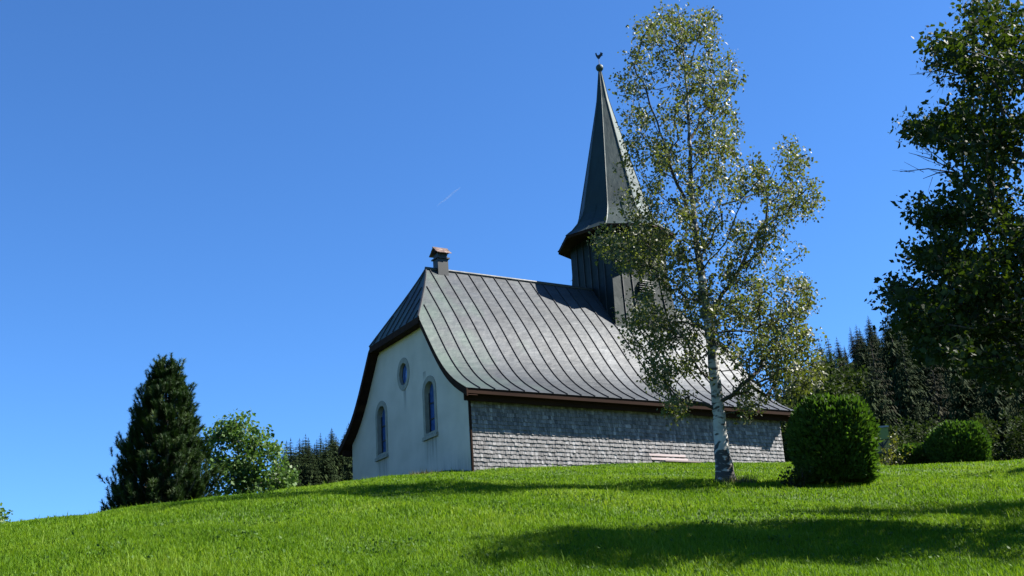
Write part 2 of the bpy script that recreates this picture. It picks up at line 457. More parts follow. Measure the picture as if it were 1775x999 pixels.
# seams on the front and back hips, running down the hip
for front in (1, 0):
    for xh in np.arange(-1.5, 1.51, .5):
        pts = []; nn = []
        for i in range(9):
            x = HB*i/8
            if x < abs(xh): continue
            y = y_front(x) if front else L_-y_front(x)
            pts.append((xh, y, roof_z(x))); nn.append((0, -.85 if front else .85, .52))
        if len(pts) > 1: strip_rib(pts, (nn, [(1, 0, 0)]*len(pts)))
    # hip line flashing
    for sgn in (1, -1):
        pts = [(sgn*HB*i/10, (y_front(HB*i/10) if front else L_-y_front(HB*i/10)), roof_z(HB*i/10)+.0) for i in range(11)]
        strip_rib(pts, ([(sgn*.45, -.45 if front else .45, .77)]*11, [(sgn*.7, .7 if front else -.7, 0)]*11), .03, .03)
seams.build('standing_seam', M['seam'], roof_o)
rc = MB()
rc.tube([(0, RS-.02, 7.56), (0, L_-RS+.02, 7.56)], [.06, .06], 8)
rc.build('ridge_cap', M['roof'], roof_o)

# brown eaves: soffit boarding under the sheets, verge and fascia boards
sof = MB()
for sgn in (1, -1):
    for (xa, za), (xb, zb) in zip(list(zip(PX, PZ))[:-1], list(zip(PX, PZ))[1:]):
        for front in (1, 0):
            # boarding only where it overhangs (strip along the verge)
            if xa >= HB-.15:
                ya, yb = (-OG+.03, .02) if front else (L_-.02, L_+OG-.03)
                q = [(sgn*xa, ya, za-.20), (sgn*xb, ya, zb-.20), (sgn*xb, yb, zb-.20), (sgn*xa, yb, za-.20)]
                sof.add(q, [(0, 1, 2, 3), (3, 2, 1, 0)][:1] if sgn < 0 else [(3, 2, 1, 0)], 0)
    # eave underside
    vs = [(sgn*x, y, roof_z(x)-.13) for x in (W-.06, 4.45, 4.66) for y in (-OG+.03, L_+OG-.03)]
    sof.add(vs, [(0, 1, 3, 2), (2, 3, 5, 4)] if sgn > 0 else [(2, 3, 1, 0), (4, 5, 3, 2)], 0)
for front in (1, 0):      # hip eave underside
    ya, yb = (-OG+.03, .05) if front else (L_-.05, L_+OG-.03)
    sof.add([(-HB, ya, 5.06), (HB, ya, 5.06), (HB, yb, 5.07), (-HB, yb, 5.07)], [(3, 2, 1, 0)], 0)
sof.build('soffit', M['brown wood'], CH)
for ys in ((-OG-.005, -OG+.035), (L_+OG-.035, L_+OG+.005)):
    verge = MB()
    for sgn in (1, -1):
        pts = [(x, z) for x, z in zip(PX, PZ) if x >= HB-.05]
        vs = []; fs = []
        for x, z in pts:
            for y in ys:
                vs += [(sgn*x, y, z-.025), (sgn*x, y, z-.235)]
        for i in range(len(pts)-1):
            a = 4*i; b = 4*i+4
            fs += [(a, a+1, b+1, b), (a+2, b+2, b+3, a+3), (a, b, b+2, a+2), (a+1, a+3, b+3, b+1)]
        e = 4*(len(pts)-1)
        fs += [(0, 2, 3, 1), (e, e+1, e+3, e+2)]
        verge.add(vs, fs, 0, .5)
    verge.box((-HB, ys[0]+.002, 5.27-.233), (HB, ys[1]-.002, 5.27-.027), 0, .5)
    verge.build('verge_board', M['brown wood'], CH)
fas = MB()
for sgn in (1, -1):
    x0, x1 = sorted((sgn*4.60, sgn*4.665))
    fas.box((x0, -OG+.04, 2.36-.15), (x1, L_+OG-.04, 2.36-.008), 0, .6)
    x0, x1 = sorted((sgn*4.38, sgn*4.45))
    fas.box((x0, -OG+.06, 2.36-.30), (x1, L_+OG-.06, 2.36-.10), 0, .3)
fas.build('fascia', M['brown wood'], CH)

# gable walls with real openings
def arch(cx, z0, w, h, n=14):
    r = w/2; pts = [(cx-r, z0), (cx+r, z0)]
    for i in range(n+1):
        a = math.pi*i/n
        pts.append((cx+r*math.cos(a), z0+h-r+r*math.sin(a)))
    return pts
def oval(cx, cz, rx, rz, n=28):
    return [(cx+rx*math.cos(2*math.pi*i/n), cz+rz*math.sin(2*math.pi*i/n)) for i in range(n)]
WIN = [('arch', arch(1.755, 1.70, .62, 1.55), arch(1.755, 1.62, .90, 1.80)),
       ('arch', arch(-1.755, 1.70, .62, 1.55), arch(-1.755, 1.62, .90, 1.80)),
       ('oval', oval(0, 3.90, .29, .36), oval(0, 3.90, .44, .53))]
BASE = -1.6
top = [(x, z-.18) for x, z in zip(PX, PZ) if HB-.02 <= x < W]
outline = [(-W, BASE), (W, BASE), (W, roof_z(W)-.10)] + [(x, z) for x, z in reversed(top)] + [(1.72, 5.09), (-1.72, 5.09)] + [(-x, z) for x, z in top] + [(-W, roof_z(W)-.10)]
def filled(loops, y, flip):
    bm = bmesh.new()
    es = []
    for lp in loops:
        vs = [bm.verts.new((x, y, z)) for x, z in lp]
        for a, b in zip(vs, vs[1:]+vs[:1]): es.append(bm.edges.new((a, b)))
    r_ = bmesh.ops.triangle_fill(bm, use_beauty=True, use_dissolve=False, edges=es)
    bm.normal_update()
    vs = [tuple(v.co) for v in bm.verts]; bm.verts.index_update()
    fs = []
    for f in bm.faces:
        ii = [v.index for v in f.verts]
        if (f.normal.y > 0) != flip: ii = ii[::-1]
        fs.append(tuple(ii))
    bm.free()
    return vs, fs
wall = MB()
vs, fs = filled([outline] + [w_[1] for w_ in WIN], 0.0, False)
wall.add(vs, fs, 0)
for _, op, _o in WIN:        # reveals
    n = len(op); k_ = 1.0
    v = [(x + (.006 if x > sum(p[0] for p in op)/n else -.006), 0, z) for x, z in op] + [(x + (.006 if x > sum(p[0] for p in op)/n else -.006), .32, z) for x, z in op]
    wall.add(v, [(i, i+n, (i+1) % n+n, (i+1) % n) for i in range(n)], 0)
vs, fs = filled([outline], L_, True)
wall.add(vs, fs, 0)
for sgn in (1, -1):          # side walls behind the shingles
    q = [(sgn*W, 0, BASE), (sgn*W, L_, BASE), (sgn*W, L_, roof_z(W)-.10), (sgn*W, 0, roof_z(W)-.10)]
    wall.add(q, [(0, 1, 2, 3) if sgn > 0 else (3, 2, 1, 0)], 0)
wm = M['stucco']
# damp streaks below sills and along the foot, kept to the wall material (object space)
nt = wm.node_tree; N = nt.nodes; Lk = nt.links; pr = N['Principled BSDF']
src = pr.inputs['Base Color'].links[0].from_socket
tc = N.new('ShaderNodeTexCoord'); sx = N.new('ShaderNodeSeparateXYZ'); Lk.new(tc.outputs['Object'], sx.inputs[0])
def math_node(op, a, b=None):
    n = N.new('ShaderNodeMath'); n.operation = op
    for i, v in enumerate((a, b)):
        if v is None: continue
        if isinstance(v, (int, float)): n.inputs[i].default_value = v
        else: Lk.new(v, n.inputs[i])
    return n.outputs[0]
def maprange(v, a, b, c, d):
    n = N.new('ShaderNodeMapRange'); Lk.new(v, n.inputs[0])
    for i, q in enumerate((a, b, c, d)): n.inputs[i+1].default_value = q
    return n.outputs[0]
mp = N.new('ShaderNodeMapping'); mp.inputs['Scale'].default_value = (9, 9, .7); Lk.new(tc.outputs['Object'], mp.inputs[0])
sn = N.new('ShaderNodeTexNoise'); sn.inputs['Scale'].default_value = 1.0; sn.inputs['Detail'].default_value = 6; Lk.new(mp.outputs[0], sn.inputs[0])
mask = None
for cx, hw, zt, ln in ((1.755, .5, 1.6, 1.1), (-1.755, .5, 1.6, 1.3), (0.05, .12, 3.45, .9), (1.45, .12, 3.62, .3)):
    d = math_node('ABSOLUTE', math_node('SUBTRACT', sx.outputs['X'], cx))
    a = maprange(d, hw*.55, hw, 1, 0)
    up = maprange(sx.outputs['Z'], zt-ln, zt, 0, 1)
    ab = math_node('LESS_THAN', sx.outputs['Z'], zt)
    k = math_node('MULTIPLY', math_node('MULTIPLY', a, up), ab)
    mask = k if mask is None else math_node('MAXIMUM', mask, k)
foot = math_node('MULTIPLY', maprange(sx.outputs['Z'], .25, .9, .55, 0), 1.0)
mask = math_node('MAXIMUM', mask, foot)
mask = math_node('MULTIPLY', mask, maprange(sn.outputs[0], .36, .62, .12, 1.0))
mx = N.new('ShaderNodeMix'); mx.data_type = 'RGBA'; Lk.new(mask, mx.inputs[0]); Lk.new(src, mx.inputs[6]); mx.inputs[7].default_value = (.17, .17, .16, 1)
Lk.new(mx.outputs[2], pr.inputs['Base Color'])
wall_o = wall.build('wall', wm, CH)
for kind, op, out in WIN:
    fr = MB()
    # stone surround, 18 mm proud of the stucco
    bmv, bmf = filled([out, op], -.018, False)
    fr.add(bmv, bmf, 0)
    n = len(out); v = [(x, -.018, z) for x, z in out] + [(x, .003, z) for x, z in out]
    fr.add(v, [(i, i+n, (i+1) % n+n, (i+1) % n)[::-1] for i in range(n)], 0)
    n = len(op); v = [(x*.9995, -.018, z) for x, z in op] + [(x*.9995, .30, z) for x, z in op]
    fr.add(v, [(i, i+n, (i+1) % n+n, (i+1) % n) for i in range(n)], 0)
    w_o = fr.build('window', M['stone'], CH)
    dp = .16 if kind == 'arch' else .10
    pn = MB(); vs, fs = filled([op], dp, False); pn.add(vs, fs, 0); pn.build('pane', M['glass'], w_o)
    xs = [p[0] for p in op]; zs = [p[1] for p in op]
    fm = MB()
    if kind == 'arch':
        cx = (min(xs)+max(xs))/2
        for zb in (2.14, 2.62):
            fm.box((min(xs)+.002, dp-.03, zb-.014), (max(xs)-.002, dp-.002, zb+.014))
        for s_ in (-1, 1):
            fm.box((cx+s_*.31-.022, dp-.04, 1.702), (cx+s_*.31+.022, dp-.004, 2.95))
        sl = MB()
        sl.add([(cx-.47, -.075, 1.50), (cx+.47, -.075, 1.50), (cx+.47, .0, 1.50), (cx-.47, 0, 1.50),
                (cx-.47, -.075, 1.59), (cx+.47, -.075, 1.59), (cx+.47, .0, 1.645), (cx-.47, 0, 1.645)],
               [(3, 2, 1, 0), (4, 5, 6, 7), (0, 1, 5, 4), (1, 2, 6, 5), (2, 3, 7, 6), (3, 0, 4, 7)])
        sl.build('sill', M['stone'], w_o)
    else:
        n = len(op); inn = oval(0, 3.90, .255, .325)
        v = [(x, dp-.012, z) for x, z in op] + [(x, dp-.012, z) for x, z in inn]
        fm.add(v, [(i, (i+1) % n, (i+1) % n+n, i+n) for i in range(n)])
    fm.build('glazing_bar', M['lead'], w_o)

# shingle cladding: every shingle a thin tapered board, courses of 12 cm
sh = MB()
for sgn in (1, -1):
    z = -.55 if sgn > 0 else 0
    row = 0
    while z < roof_z(W)-.16:
        y = .015 - random.random()*.09
        while y < L_:
            w_ = random.uniform(.048, .105)
            y0, y1 = max(y, .012), min(y+w_-.004, L_-.012)
            if y1-y0 > .015:
                zb = z + random.uniform(-.014, .010); zt = z+.155
                ob = .026 + random.uniform(0, .014); ot = .006
                tl = random.uniform(-.007, .007)
                vs = [(sgn*(W+.001), y0, zb), (sgn*(W+ob), y0, zb+tl), (sgn*(W+ob+random.uniform(-.004, .004)), y1, zb-tl), (sgn*(W+.001), y1, zb),
                      (sgn*(W+ot), y0, zt), (sgn*(W+ot), y1, zt)]
                fs = [(1, 2, 5, 4), (0, 3, 2, 1), (0, 1, 4), (3, 5, 2)]
                if sgn < 0: fs = [f[::-1] for f in fs]
                sh.add(vs, fs, 0, min(1, max(0, random.gauss(.5, .22))))
            y += w_
        z += .118; row += 1
sh.build('shingle_cladding', M['shingle'], CH)
cb = MB(); cb.box((W-.03, -.035, BASE), (W+.05, .011, roof_z(W)-.2), 0, .2); cb.build('corner_board', M['brown wood'], CH)

# tower
TY = 8.86
def ngon(rad, n, off, z): return [(rad*math.cos(off+2*math.pi*k/n), TY+rad*math.sin(off+2*math.pi*k/n), z) for k in range(n)]
def loft(mb, rings, mi=0, tints=None):
    n = len(rings[0]); vs = [p for r_ in rings for p in r_]
    for i in range(len(rings)-1):
        for k in range(n):
            mb.add([rings[i][k], rings[i][(k+1) % n], rings[i+1][(k+1) % n], rings[i+1][k]], [(0, 1, 2, 3)], mi, None if tints is None else tints[k])
TOW = [(2.18, 4.9), (2.02, 5.9), (1.86, 6.9), (1.76, 7.8), (1.74, 9.75)]
tw = MB()
loft(tw, [ngon(r_, 4, -math.pi/4, z) for r_, z in TOW])
for face in range(4):        # standing seams of the cladding
    a0 = -math.pi/4+face*math.pi/2; a1 = a0+math.pi/2
    for f_ in np.linspace(0.0, 1, 7)[1:-1]:
        pts = []; 
        for r_, z in TOW:
            p0 = Vector((r_*math.cos(a0), TY+r_*math.sin(a0), z)); p1 = Vector((r_*math.cos(a1), TY+r_*math.sin(a1), z))
            pts.append(p0.lerp(p1, f_))
        nrm = Vector((math.cos((a0+a1)/2), math.sin((a0+a1)/2), 0)); sd = Vector((-nrm.y, nrm.x, 0))
        for p, q in zip(pts[:-1], pts[1:]):
            vs = []
            for pp in (p, q):
                vs += [pp-sd*.014, pp-sd*.012+nrm*.035, pp+sd*.012+nrm*.035, pp+sd*.014]
            tw.add(vs, [(0, 1, 5, 4), (1, 2, 6, 5), (2, 3, 7, 6)], 1)
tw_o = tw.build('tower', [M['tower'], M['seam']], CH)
lv = MB()                    # arched louvre on the lit face
for k in range(6):
    z = 7.18+.085*k; hw = .34*math.sqrt(max(.05, 1-(k/6.2)**2))
    x = 1.30+.012*(6-k)
    lv.add([(x-.02, TY-hw+.1, z+.06), (x+.085, TY-hw+.1, z), (x+.085, TY+hw+.1, z), (x-.02, TY+hw+.1, z+.06)], [(0, 1, 2, 3), (3, 2, 1, 0)][:1], 0)
lv.box((1.22, TY-.34+.1, 7.12), (1.345, TY+.34+.1, 7.15)); lv.build('louvre', M['grey metal'], tw_o)

OFF = 0.0                    # octagon vertices on the building axes
sp = MB()
def oct_(r_, z): return ngon(r_, 8, OFF, z)
SPR = [(2.22, 9.50), (1.92, 9.74), (1.62, 10.08), (1.40, 10.42), (1.30, 10.70), (.86, 12.6), (.36, 14.80), (.235, 15.4), (.05, 16.70)]
tints = [random.random() for _ in range(8)]
loft(sp, [oct_(*q) for q in SPR], 0, tints)
for k in range(8):
    a = OFF+2*math.pi*k/8
    pts = [(r_*math.cos(a), TY+r_*math.sin(a), z) for r_, z in SPR]
    sp.tube(pts, [.028]*4+[.026, .022, .018, .014, .01], 5, 0, False)
    # one folded sheet joint per face of the skirt
    a2 = a+math.pi/8
    pts = [(r_*math.cos(math.pi/8)*math.cos(a2)+.01, TY+r_*math.cos(math.pi/8)*math.sin(a2), z) for r_, z in SPR[:5]]
    sp.tube(pts, [.016]*5, 4, 0, False)
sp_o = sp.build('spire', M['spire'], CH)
su = MB()                    # underside of the spire skirt
loft(su, [oct_(1.3, 9.62), oct_(2.20, 9.47)])
loft(su, [oct_(2.20, 9.40), oct_(2.20, 9.495)])
su.add(oct_(1.3, 9.62), [tuple(range(7, -1, -1))])
vs = oct_(1.3, 9.60) + oct_(2.19, 9.405); su.add(vs, [(k, (k+1) % 8, (k+1) % 8+8, k+8)[::-1] for k in range(8)])
su.build('skirt_soffit', M['brown wood'], sp_o)
bl = MB()
rings = []
for i in range(11):
    a = -math.pi/2+math.pi*i/10
    rings.append([(.15*math.cos(a)*math.cos(2*math.pi*k/16), TY+.15*math.cos(a)*math.sin(2*math.pi*k/16), 16.80+.15*math.sin(a)) for k in range(16)])
loft(bl, rings); bl.tube([(0, TY, 16.62), (0, TY, 16.70)], [.07, .06], 12)
bl.build('finial_ball', M['spire'], CH, True)
wc = MB()
wc.tube([(0, TY, 16.94), (0, TY, 17.22)], [.014, .012], 6)
# rooster silhouette, cut from sheet, turned across the view
cock = [(-.03, .0), (.03, .0), (.07, .06), (.12, .12), (.165, .13), (.15, .18), (.18, .20), (.165, .25), (.14, .235), (.125, .29), (.10, .25), (.085, .30), (.07, .22), (.03, .17),
        (-.02, .15), (-.05, .17), (-.06, .22), (-.075, .27), (-.10, .26), (-.125, .225), (-.11, .20), (-.10, .13), (-.07, .06)]
ca = R(58.5); dirx = Vector((math.cos(ca), math.sin(ca), 0)); nrm = Vector((-dirx.y, dirx.x, 0))
n = len(cock)
v = [Vector((0, TY, 17.20)) + dirx*x + Vector((0, 0, z)) - nrm*.012 for x, z in cock] + [Vector((0, TY, 17.20)) + dirx*x + Vector((0, 0, z)) + nrm*.012 for x, z in cock]
wc.add(v, [tuple(range(n)), tuple(range(2*n-1, n-1, -1))] + [(i, i+n, (i+1) % n+n, (i+1) % n) for i in range(n)])
wc.build('weathercock', M['iron'], CH)

# chimney on the ridge
CY = 1.50
cm = MB()
cm.box((-.22, CY-.24, 6.2), (.22, CY+.24, 8.02))
cm_o = cm.build('chimney', M['dark wood'], CH)
cc = MB(); cc.box((-.275, CY-.30, 8.022), (.275, CY+.30, 8.075)); cc.box((-.20, CY-.22, 8.077), (.20, CY+.22, 8.28)); cc.build('collar', M['dark wood'], cm_o)
ct = MB()
for sgn in (1, -1):
    for i in range(7):
        for j in range(2):
            y0 = CY-.34+i*.098; x0, x1 = sgn*(.0+j*.17), sgn*(.17+j*.19+.02); z0, z1 = 8.52-j*.12, 8.52-(.12+j*.13+.015)
            dz = .02*(1-j)+random.uniform(0, .01)
            vs = [(x0, y0, z0+dz), (x1, y0, z1+dz), (x1, y0+.092, z1+dz), (x0, y0+.092, z0+dz), (x0, y0, z0+dz-.03), (x1, y0, z1+dz-.03), (x1, y0+.092, z1+dz-.03), (x0, y0+.092, z0+dz-.03)]
            ct.add(vs, [(0, 1, 2, 3), (7, 6, 5, 4), (0, 4, 5, 1), (1, 5, 6, 2), (2, 6, 7, 3), (3, 7, 4, 0)], 0, random.random())
ct.tube([(0, CY-.35, 8.545), (0, CY+.35, 8.545)], [.035, .035], 6, 0, True, .9)
ct.build('cap_tiles', M['clay'], cm_o)
cg = MB()
for y in (CY-.30, CY+.27):
    cg.add([(-.26, y, 8.283), (.26, y, 8.283), (0, y, 8.48), (-.26, y+.03, 8.283), (.26, y+.03, 8.283), (0, y+.03, 8.48)], [(0, 1, 2), (5, 4, 3), (0, 3, 4, 1), (1, 4, 5, 2), (2, 5, 3, 0)])
cg.build('cap_gable', M['brown wood'], cm_o)

for o in [cm_o]:                # the whole stack is built 20 % over size and scaled about its foot on the ridge
    o.location = (0, CY*(1-.80), 7.5*(1-.80)); o.scale = (.80, .80, .80)
# ------------------------------------------------------------------ bench in front of the shingle wall
bd = Vector((math.cos(R(90-58.539)), math.sin(R(90-58.539)), 0))   # along the wall
bp0 = at(1170, 806, 34.35)
bz = gh(bp0[0], bp0[1]) + .17
BN = thing('bench', 'low pale pink wooden bench against the shingled chapel wall', 'bench', (bp0[0], bp0[1], bz), R(90-58.539))
def plank(name, x0, x1, y0, y1, z0, z1, tilt=0.0, o=None):
    b = MB(); Mx = Matrix.Translation((0, (y0+y1)/2, (z0+z1)/2)) @ Matrix.Rotation(tilt, 4, 'X')
    b.box((x0, -(y1-y0)/2, -(z1-z0)/2), (x1, (y1-y0)/2, (z1-z0)/2), 0, None, Mx)
    return b.build(name, M['bench wood'], BN)
plank('backrest_board', -.78, .60, .19, .215, .135, .205, R(-10))
plank('backrest_board', -.74, .66, .16, .185, .015, .085, R(-10))
plank('seat_board', -.50, .86, -.20, -.06, -.085, -.045)
plank('seat_board', -.50, .86, -.05, .09, -.085, -.045)
for xx in (-.6, .5):
    b = MB(); b.box((xx-.03, .222, -.6), (xx+.03, .27, .19)); b.box((xx+.04, -.18, -.6), (xx+.10, -.12, -.087)); b.build('leg', M['dark wood'], BN)

# ------------------------------------------------------------------ tree tools
def grow(nodes, parents, attractors, bf=.35, seg=.35, droop=0.0, jit=.04, thick=None):
    """joins each attractor to the cheapest node (distance + bf * path length); returns nodes, parents"""
    nodes = [np.array(p, float) for p in nodes]; parents = list(parents)
    plen = [0.0]*len(nodes)
    for i, p in enumerate(parents):
        if p >= 0: plen[i] = plen[p] + np.linalg.norm(nodes[i]-nodes[p])
    A = np.array(attractors, float); n = len(A)
    best = np.full(n, 1e9); bi = np.zeros(n, int); alive = np.ones(n, bool)
    def relax(j):
        d = np.linalg.norm(A-nodes[j], axis=1)
        # branches prefer to leave upwards / outwards, never from far above
        up = np.maximum(0, nodes[j][2]-A[:, 2]-.1)
        c = d + bf*plen[j] + .35*up
        m = c < best; best[m] = c[m]; bi[m] = j
    for j in range(len(nodes)): relax(j)
    tips = []
    for _ in range(n):
        k = int(np.argmin(np.where(alive, best, 1e9)))
        alive[k] = False
        j = int(bi[k]); a = nodes[j]; b = A[k]; L0 = np.linalg.norm(b-a)
        m = max(1, int(L0/seg)); prev = j
        for s in range(1, m+1):
            t = s/m; p = a+(b-a)*t
            p = p + np.array([0, 0, 1.0])*droop*L0*t*(1-t)
            if s < m: p = p + rng.normal(0, jit*min(1, L0), 3)
            nodes.append(p); parents.append(prev); plen.append(plen[prev]+np.linalg.norm(p-nodes[prev]))
            prev = len(nodes)-1
            relax(prev)
        tips.append(prev)
    return np.array(nodes), np.array(parents), tips

def branch_mesh(mb, nodes, parents, start, r_tip=.006, power=.5, rmax=1.0, sides=5, skip=None):
    n = len(nodes); cnt = np.ones(n)
    for i in range(n-1, -1, -1):
        if parents[i] >= 0 and i >= start: cnt[parents[i]] += cnt[i]*1.0
    kids = {}
    for i in range(start, n): kids.setdefault(parents[i], []).append(i)
    rad = np.minimum(r_tip*cnt**power, rmax)
    done = set()
    # follow chains: the thickest child continues the chain
    stack = []
    for p, ks in list(kids.items()):
        if p < start:
            for k in ks: stack.append((p, k))
    while stack:
        p, k = stack.pop()
        chain = [p, k]; cur = k
        while cur in kids:
            ks = sorted(kids[cur], key=lambda q: -cnt[q])
            for q in ks[1:]: stack.append((cur, q))
            chain.append(ks[0]); cur = ks[0]
        rr = [min(rad[chain[1]]*1.15, rmax)] + [rad[c] for c in chain[1:]]
        rr[-1] *= .5
        mb.tube([nodes[c] for c in chain], rr, sides if rr[0] > .02 else 4, 0, False)
    return rad

def leaf_cloud(name, centres, n_per, spread, size, mats, droop=.3, shape='rhomb', size_var=.35, flat=.0, tint_c=None):
    """one mesh of leaf-sized faces round the given centres"""
    centres = np.asarray(centres, float)
    c = np.repeat(centres, n_per, axis=0); n = len(c)
    sp_ = np.asarray(spread if np.ndim(spread) else [spread]*3, float)
    pos = c + np.clip(rng.normal(0, 1, (n, 3)), -1.7, 1.7)*sp_
    d = rng.normal(0, 1, (n, 3)); d[:, 2] -= droop*2; d /= np.linalg.norm(d, axis=1)[:, None]
    s = rng.normal(0, 1, (n, 3)); s[:, 2] *= (1-flat)
    s -= d*(s*d).sum(1)[:, None]; s /= np.linalg.norm(s, axis=1)[:, None]
    nn = np.cross(d, s)
    ln = size*(1+rng.normal(0, size_var, n)).clip(.45, 1.9); wd = ln*rng.uniform(.55, .85, n)
    a = pos; b = pos + d*(ln*.42)[:, None] + s*(wd*.5)[:, None] + nn*(ln*.06)[:, None]
    e = pos + d*ln[:, None]; f = pos + d*(ln*.42)[:, None] - s*(wd*.5)[:, None] + nn*(ln*.06)[:, None]
    V = np.stack([a, b, e, f], 1).reshape(-1, 3)
    Fc = np.arange(4*n).reshape(n, 4)
    tc_ = rng.uniform(0, 1, len(centres)) if tint_c is None else np.asarray(tint_c)
    t = np.clip(np.repeat(tc_, n_per)*.5 + rng.uniform(0, 1, n)*.5, 0, 1)
    return fast_mesh(name, V, Fc, mats, t)

def blobs(spec, depth, dvar):
    """attractor points in image-placed ellipsoids, spread in real depth"""
    out = []
    for cx, cy, rx, ry, n in spec:
        for _ in range(n):
            while True:
                u = rng.uniform(-1, 1, 3)
                if (u*u).sum() < 1: break
            out.append(at(cx+rx*u[0], cy+ry*u[1], depth + dvar*u[2]*(0.6+.4*min(1, rx/80))))
    return out

# ------------------------------------------------------------------ birch
BD = 21.0
bb = np.array(at(1259, 842, BD)); bb[2] = gh(bb[0], bb[1]) - .03
tr_px = [(1251, 770), (1245, 710), (1238, 640), (1233, 590), (1224, 530), (1213, 460), (1204, 390), (1197, 310), (1195, 230), (1190, 150), (1182, 75), (1177, 22)]
tr = [bb] + [at(x, y, BD + .05*math.sin(i)) for i, (x, y) in enumerate(tr_px)]
tr_r = [.185, .136, .112, .102, .096, .085, .072, .058, .045, .034, .025, .016, .008]
BT = thing('birch_tree', 'tall slender birch with white trunk standing before the chapel', 'tree', bb)
tm = MB()
fine = []; fr_ = []
for i in range(len(tr)-1):
    for s in np.linspace(0, 1, 7)[:-1]:
        p = np.array(tr[i])*(1-s)+np.array(tr[i+1])*s
        fine.append(p + rng.normal(0, .008, 3)*np.array([1, 1, 0])); fr_.append((tr_r[i]*(1-s)+tr_r[i+1]*s)*(1+rng.normal(0, .03)))
fine.append(tr[-1]); fr_.append(tr_r[-1])
fr_[0] *= 1.18; fr_[1] *= 1.05
tm.tube([p-bb for p in fine], fr_, 14)
tm.build('trunk', M['birch bark'], BT, True)
bnodes = list(fine); bpar = [-1] + list(range(len(fine)-1))
def limb(pxs, depths=None):
    pts = [at(x, y, BD + (0 if depths is None else depths[i])) for i, (x, y) in enumerate(pxs)]
    d = [np.linalg.norm(np.array(q)-pts[0]) for q in fine]; j = int(np.argmin(d)); prev = j
    for a, b in zip(pts[:-1], pts[1:]):
        for t in (.33, .66, 1):
            bnodes.append(np.array(a)*(1-t)+np.array(b)*t + rng.normal(0, .03, 3)); bpar.append(prev); prev = len(bnodes)-1
start_b = len(fine)
limb([(1203, 385), (1172, 320), (1146, 235), (1122, 160), (1098, 110)], [0, -.2, -.4, -.5, -.6])
limb([(1229, 560), (1268, 490), (1312, 400), (1345, 340), (1372, 290)], [0, .2, .4, .5, .6])
limb([(1237, 575), (1290, 577), (1335, 560), (1375, 540)], [0, -.3, -.6, -.8])
limb([(1230, 566), (1185, 556), (1140, 556), (1110, 580)], [0, -.3, -.5, -.6])
limb([(1239, 620), (1200, 622), (1175, 660), (1165, 705)], [0, .2, .4, .4])
limb([(1241, 640), (1280, 645), (1310, 670)], [0, -.4, -.7])
limb([(1212, 455), (1165, 440), (1115, 415), (1085, 420)], [0, .3, .6, .8])
limb([(1198, 320), (1150, 300), (1110, 330)], [0, -.6, -1.0])
limb([(1196, 240), (1230, 180), (1262, 130)], [0, .4, .7])
limb([(1214, 470), (1260, 420), (1290, 340)], [0, -.7, -1.2])
limb([(1233, 590), (1300, 630), (1370, 640)], [0, .5, .8])
BSPEC = [(1175, 45, 62, 42, 34), (1120, 70, 30, 45, 14), (1100, 130, 40, 45, 16), (1230, 60, 20, 45, 12), (1235, 130, 58, 42, 28), (1180, 130, 50, 60, 18), (1180, 200, 80, 55, 30),
         (1105, 215, 40, 40, 12), (1245, 215, 45, 55, 24), (1120, 275, 55, 40, 20), (1190, 290, 90, 60, 36), (1265, 310, 55, 60, 26), (1105, 345, 45, 40, 12), (1375, 275, 34, 34, 14),
         (1395, 340, 30, 45, 16), (1345, 350, 45, 55, 20), (1310, 300, 30, 40, 10), (1345, 420, 55, 40, 14), (1180, 390, 100, 55, 42), (1095, 425, 75, 42, 44), (1140, 450, 60, 40, 26), (1250, 430, 80, 60, 46),
         (1345, 515, 75, 50, 36), (1240, 520, 95, 55, 56), (1385, 510, 35, 40, 12), (1150, 500, 40, 35, 12), (1310, 590, 90, 55, 58), (1365, 600, 62, 60, 40), (1120, 575, 55, 45, 28), (1170, 620, 55, 50, 30),
         (1110, 540, 45, 35, 14), (1405, 645, 28, 30, 14), (1360, 660, 55, 32, 22), (1172, 700, 26, 34, 12), (1300, 690, 28, 36, 14), (1200, 560, 50, 50, 18), (1150, 655, 40, 30, 12)]
attr = blobs([(a, b, c, d, int(n*1.6)) for a, b, c, d, n in BSPEC], BD, 1.75)
bn, bp_, btips = grow(bnodes, bpar, attr, bf=.25, seg=.28, droop=.12, jit=.03)
bm_ = MB()
branch_mesh(bm_, bn - bb, bp_, start_b, r_tip=.0038, power=.46, rmax=.042)
bm_.build('branches', M['dark bark'], BT)
cent = []
for t in btips:
    p = bn[t]; q = bn[bp_[t]]
    for s in (0, .5): cent.append(p*(1-s)+q*s)
cent = np.array(cent) - bb
link('crown', leaf_cloud('crown', cent, 18, (.08, .08, .10), .058, M['birch leaf'], droop=.35), BT)

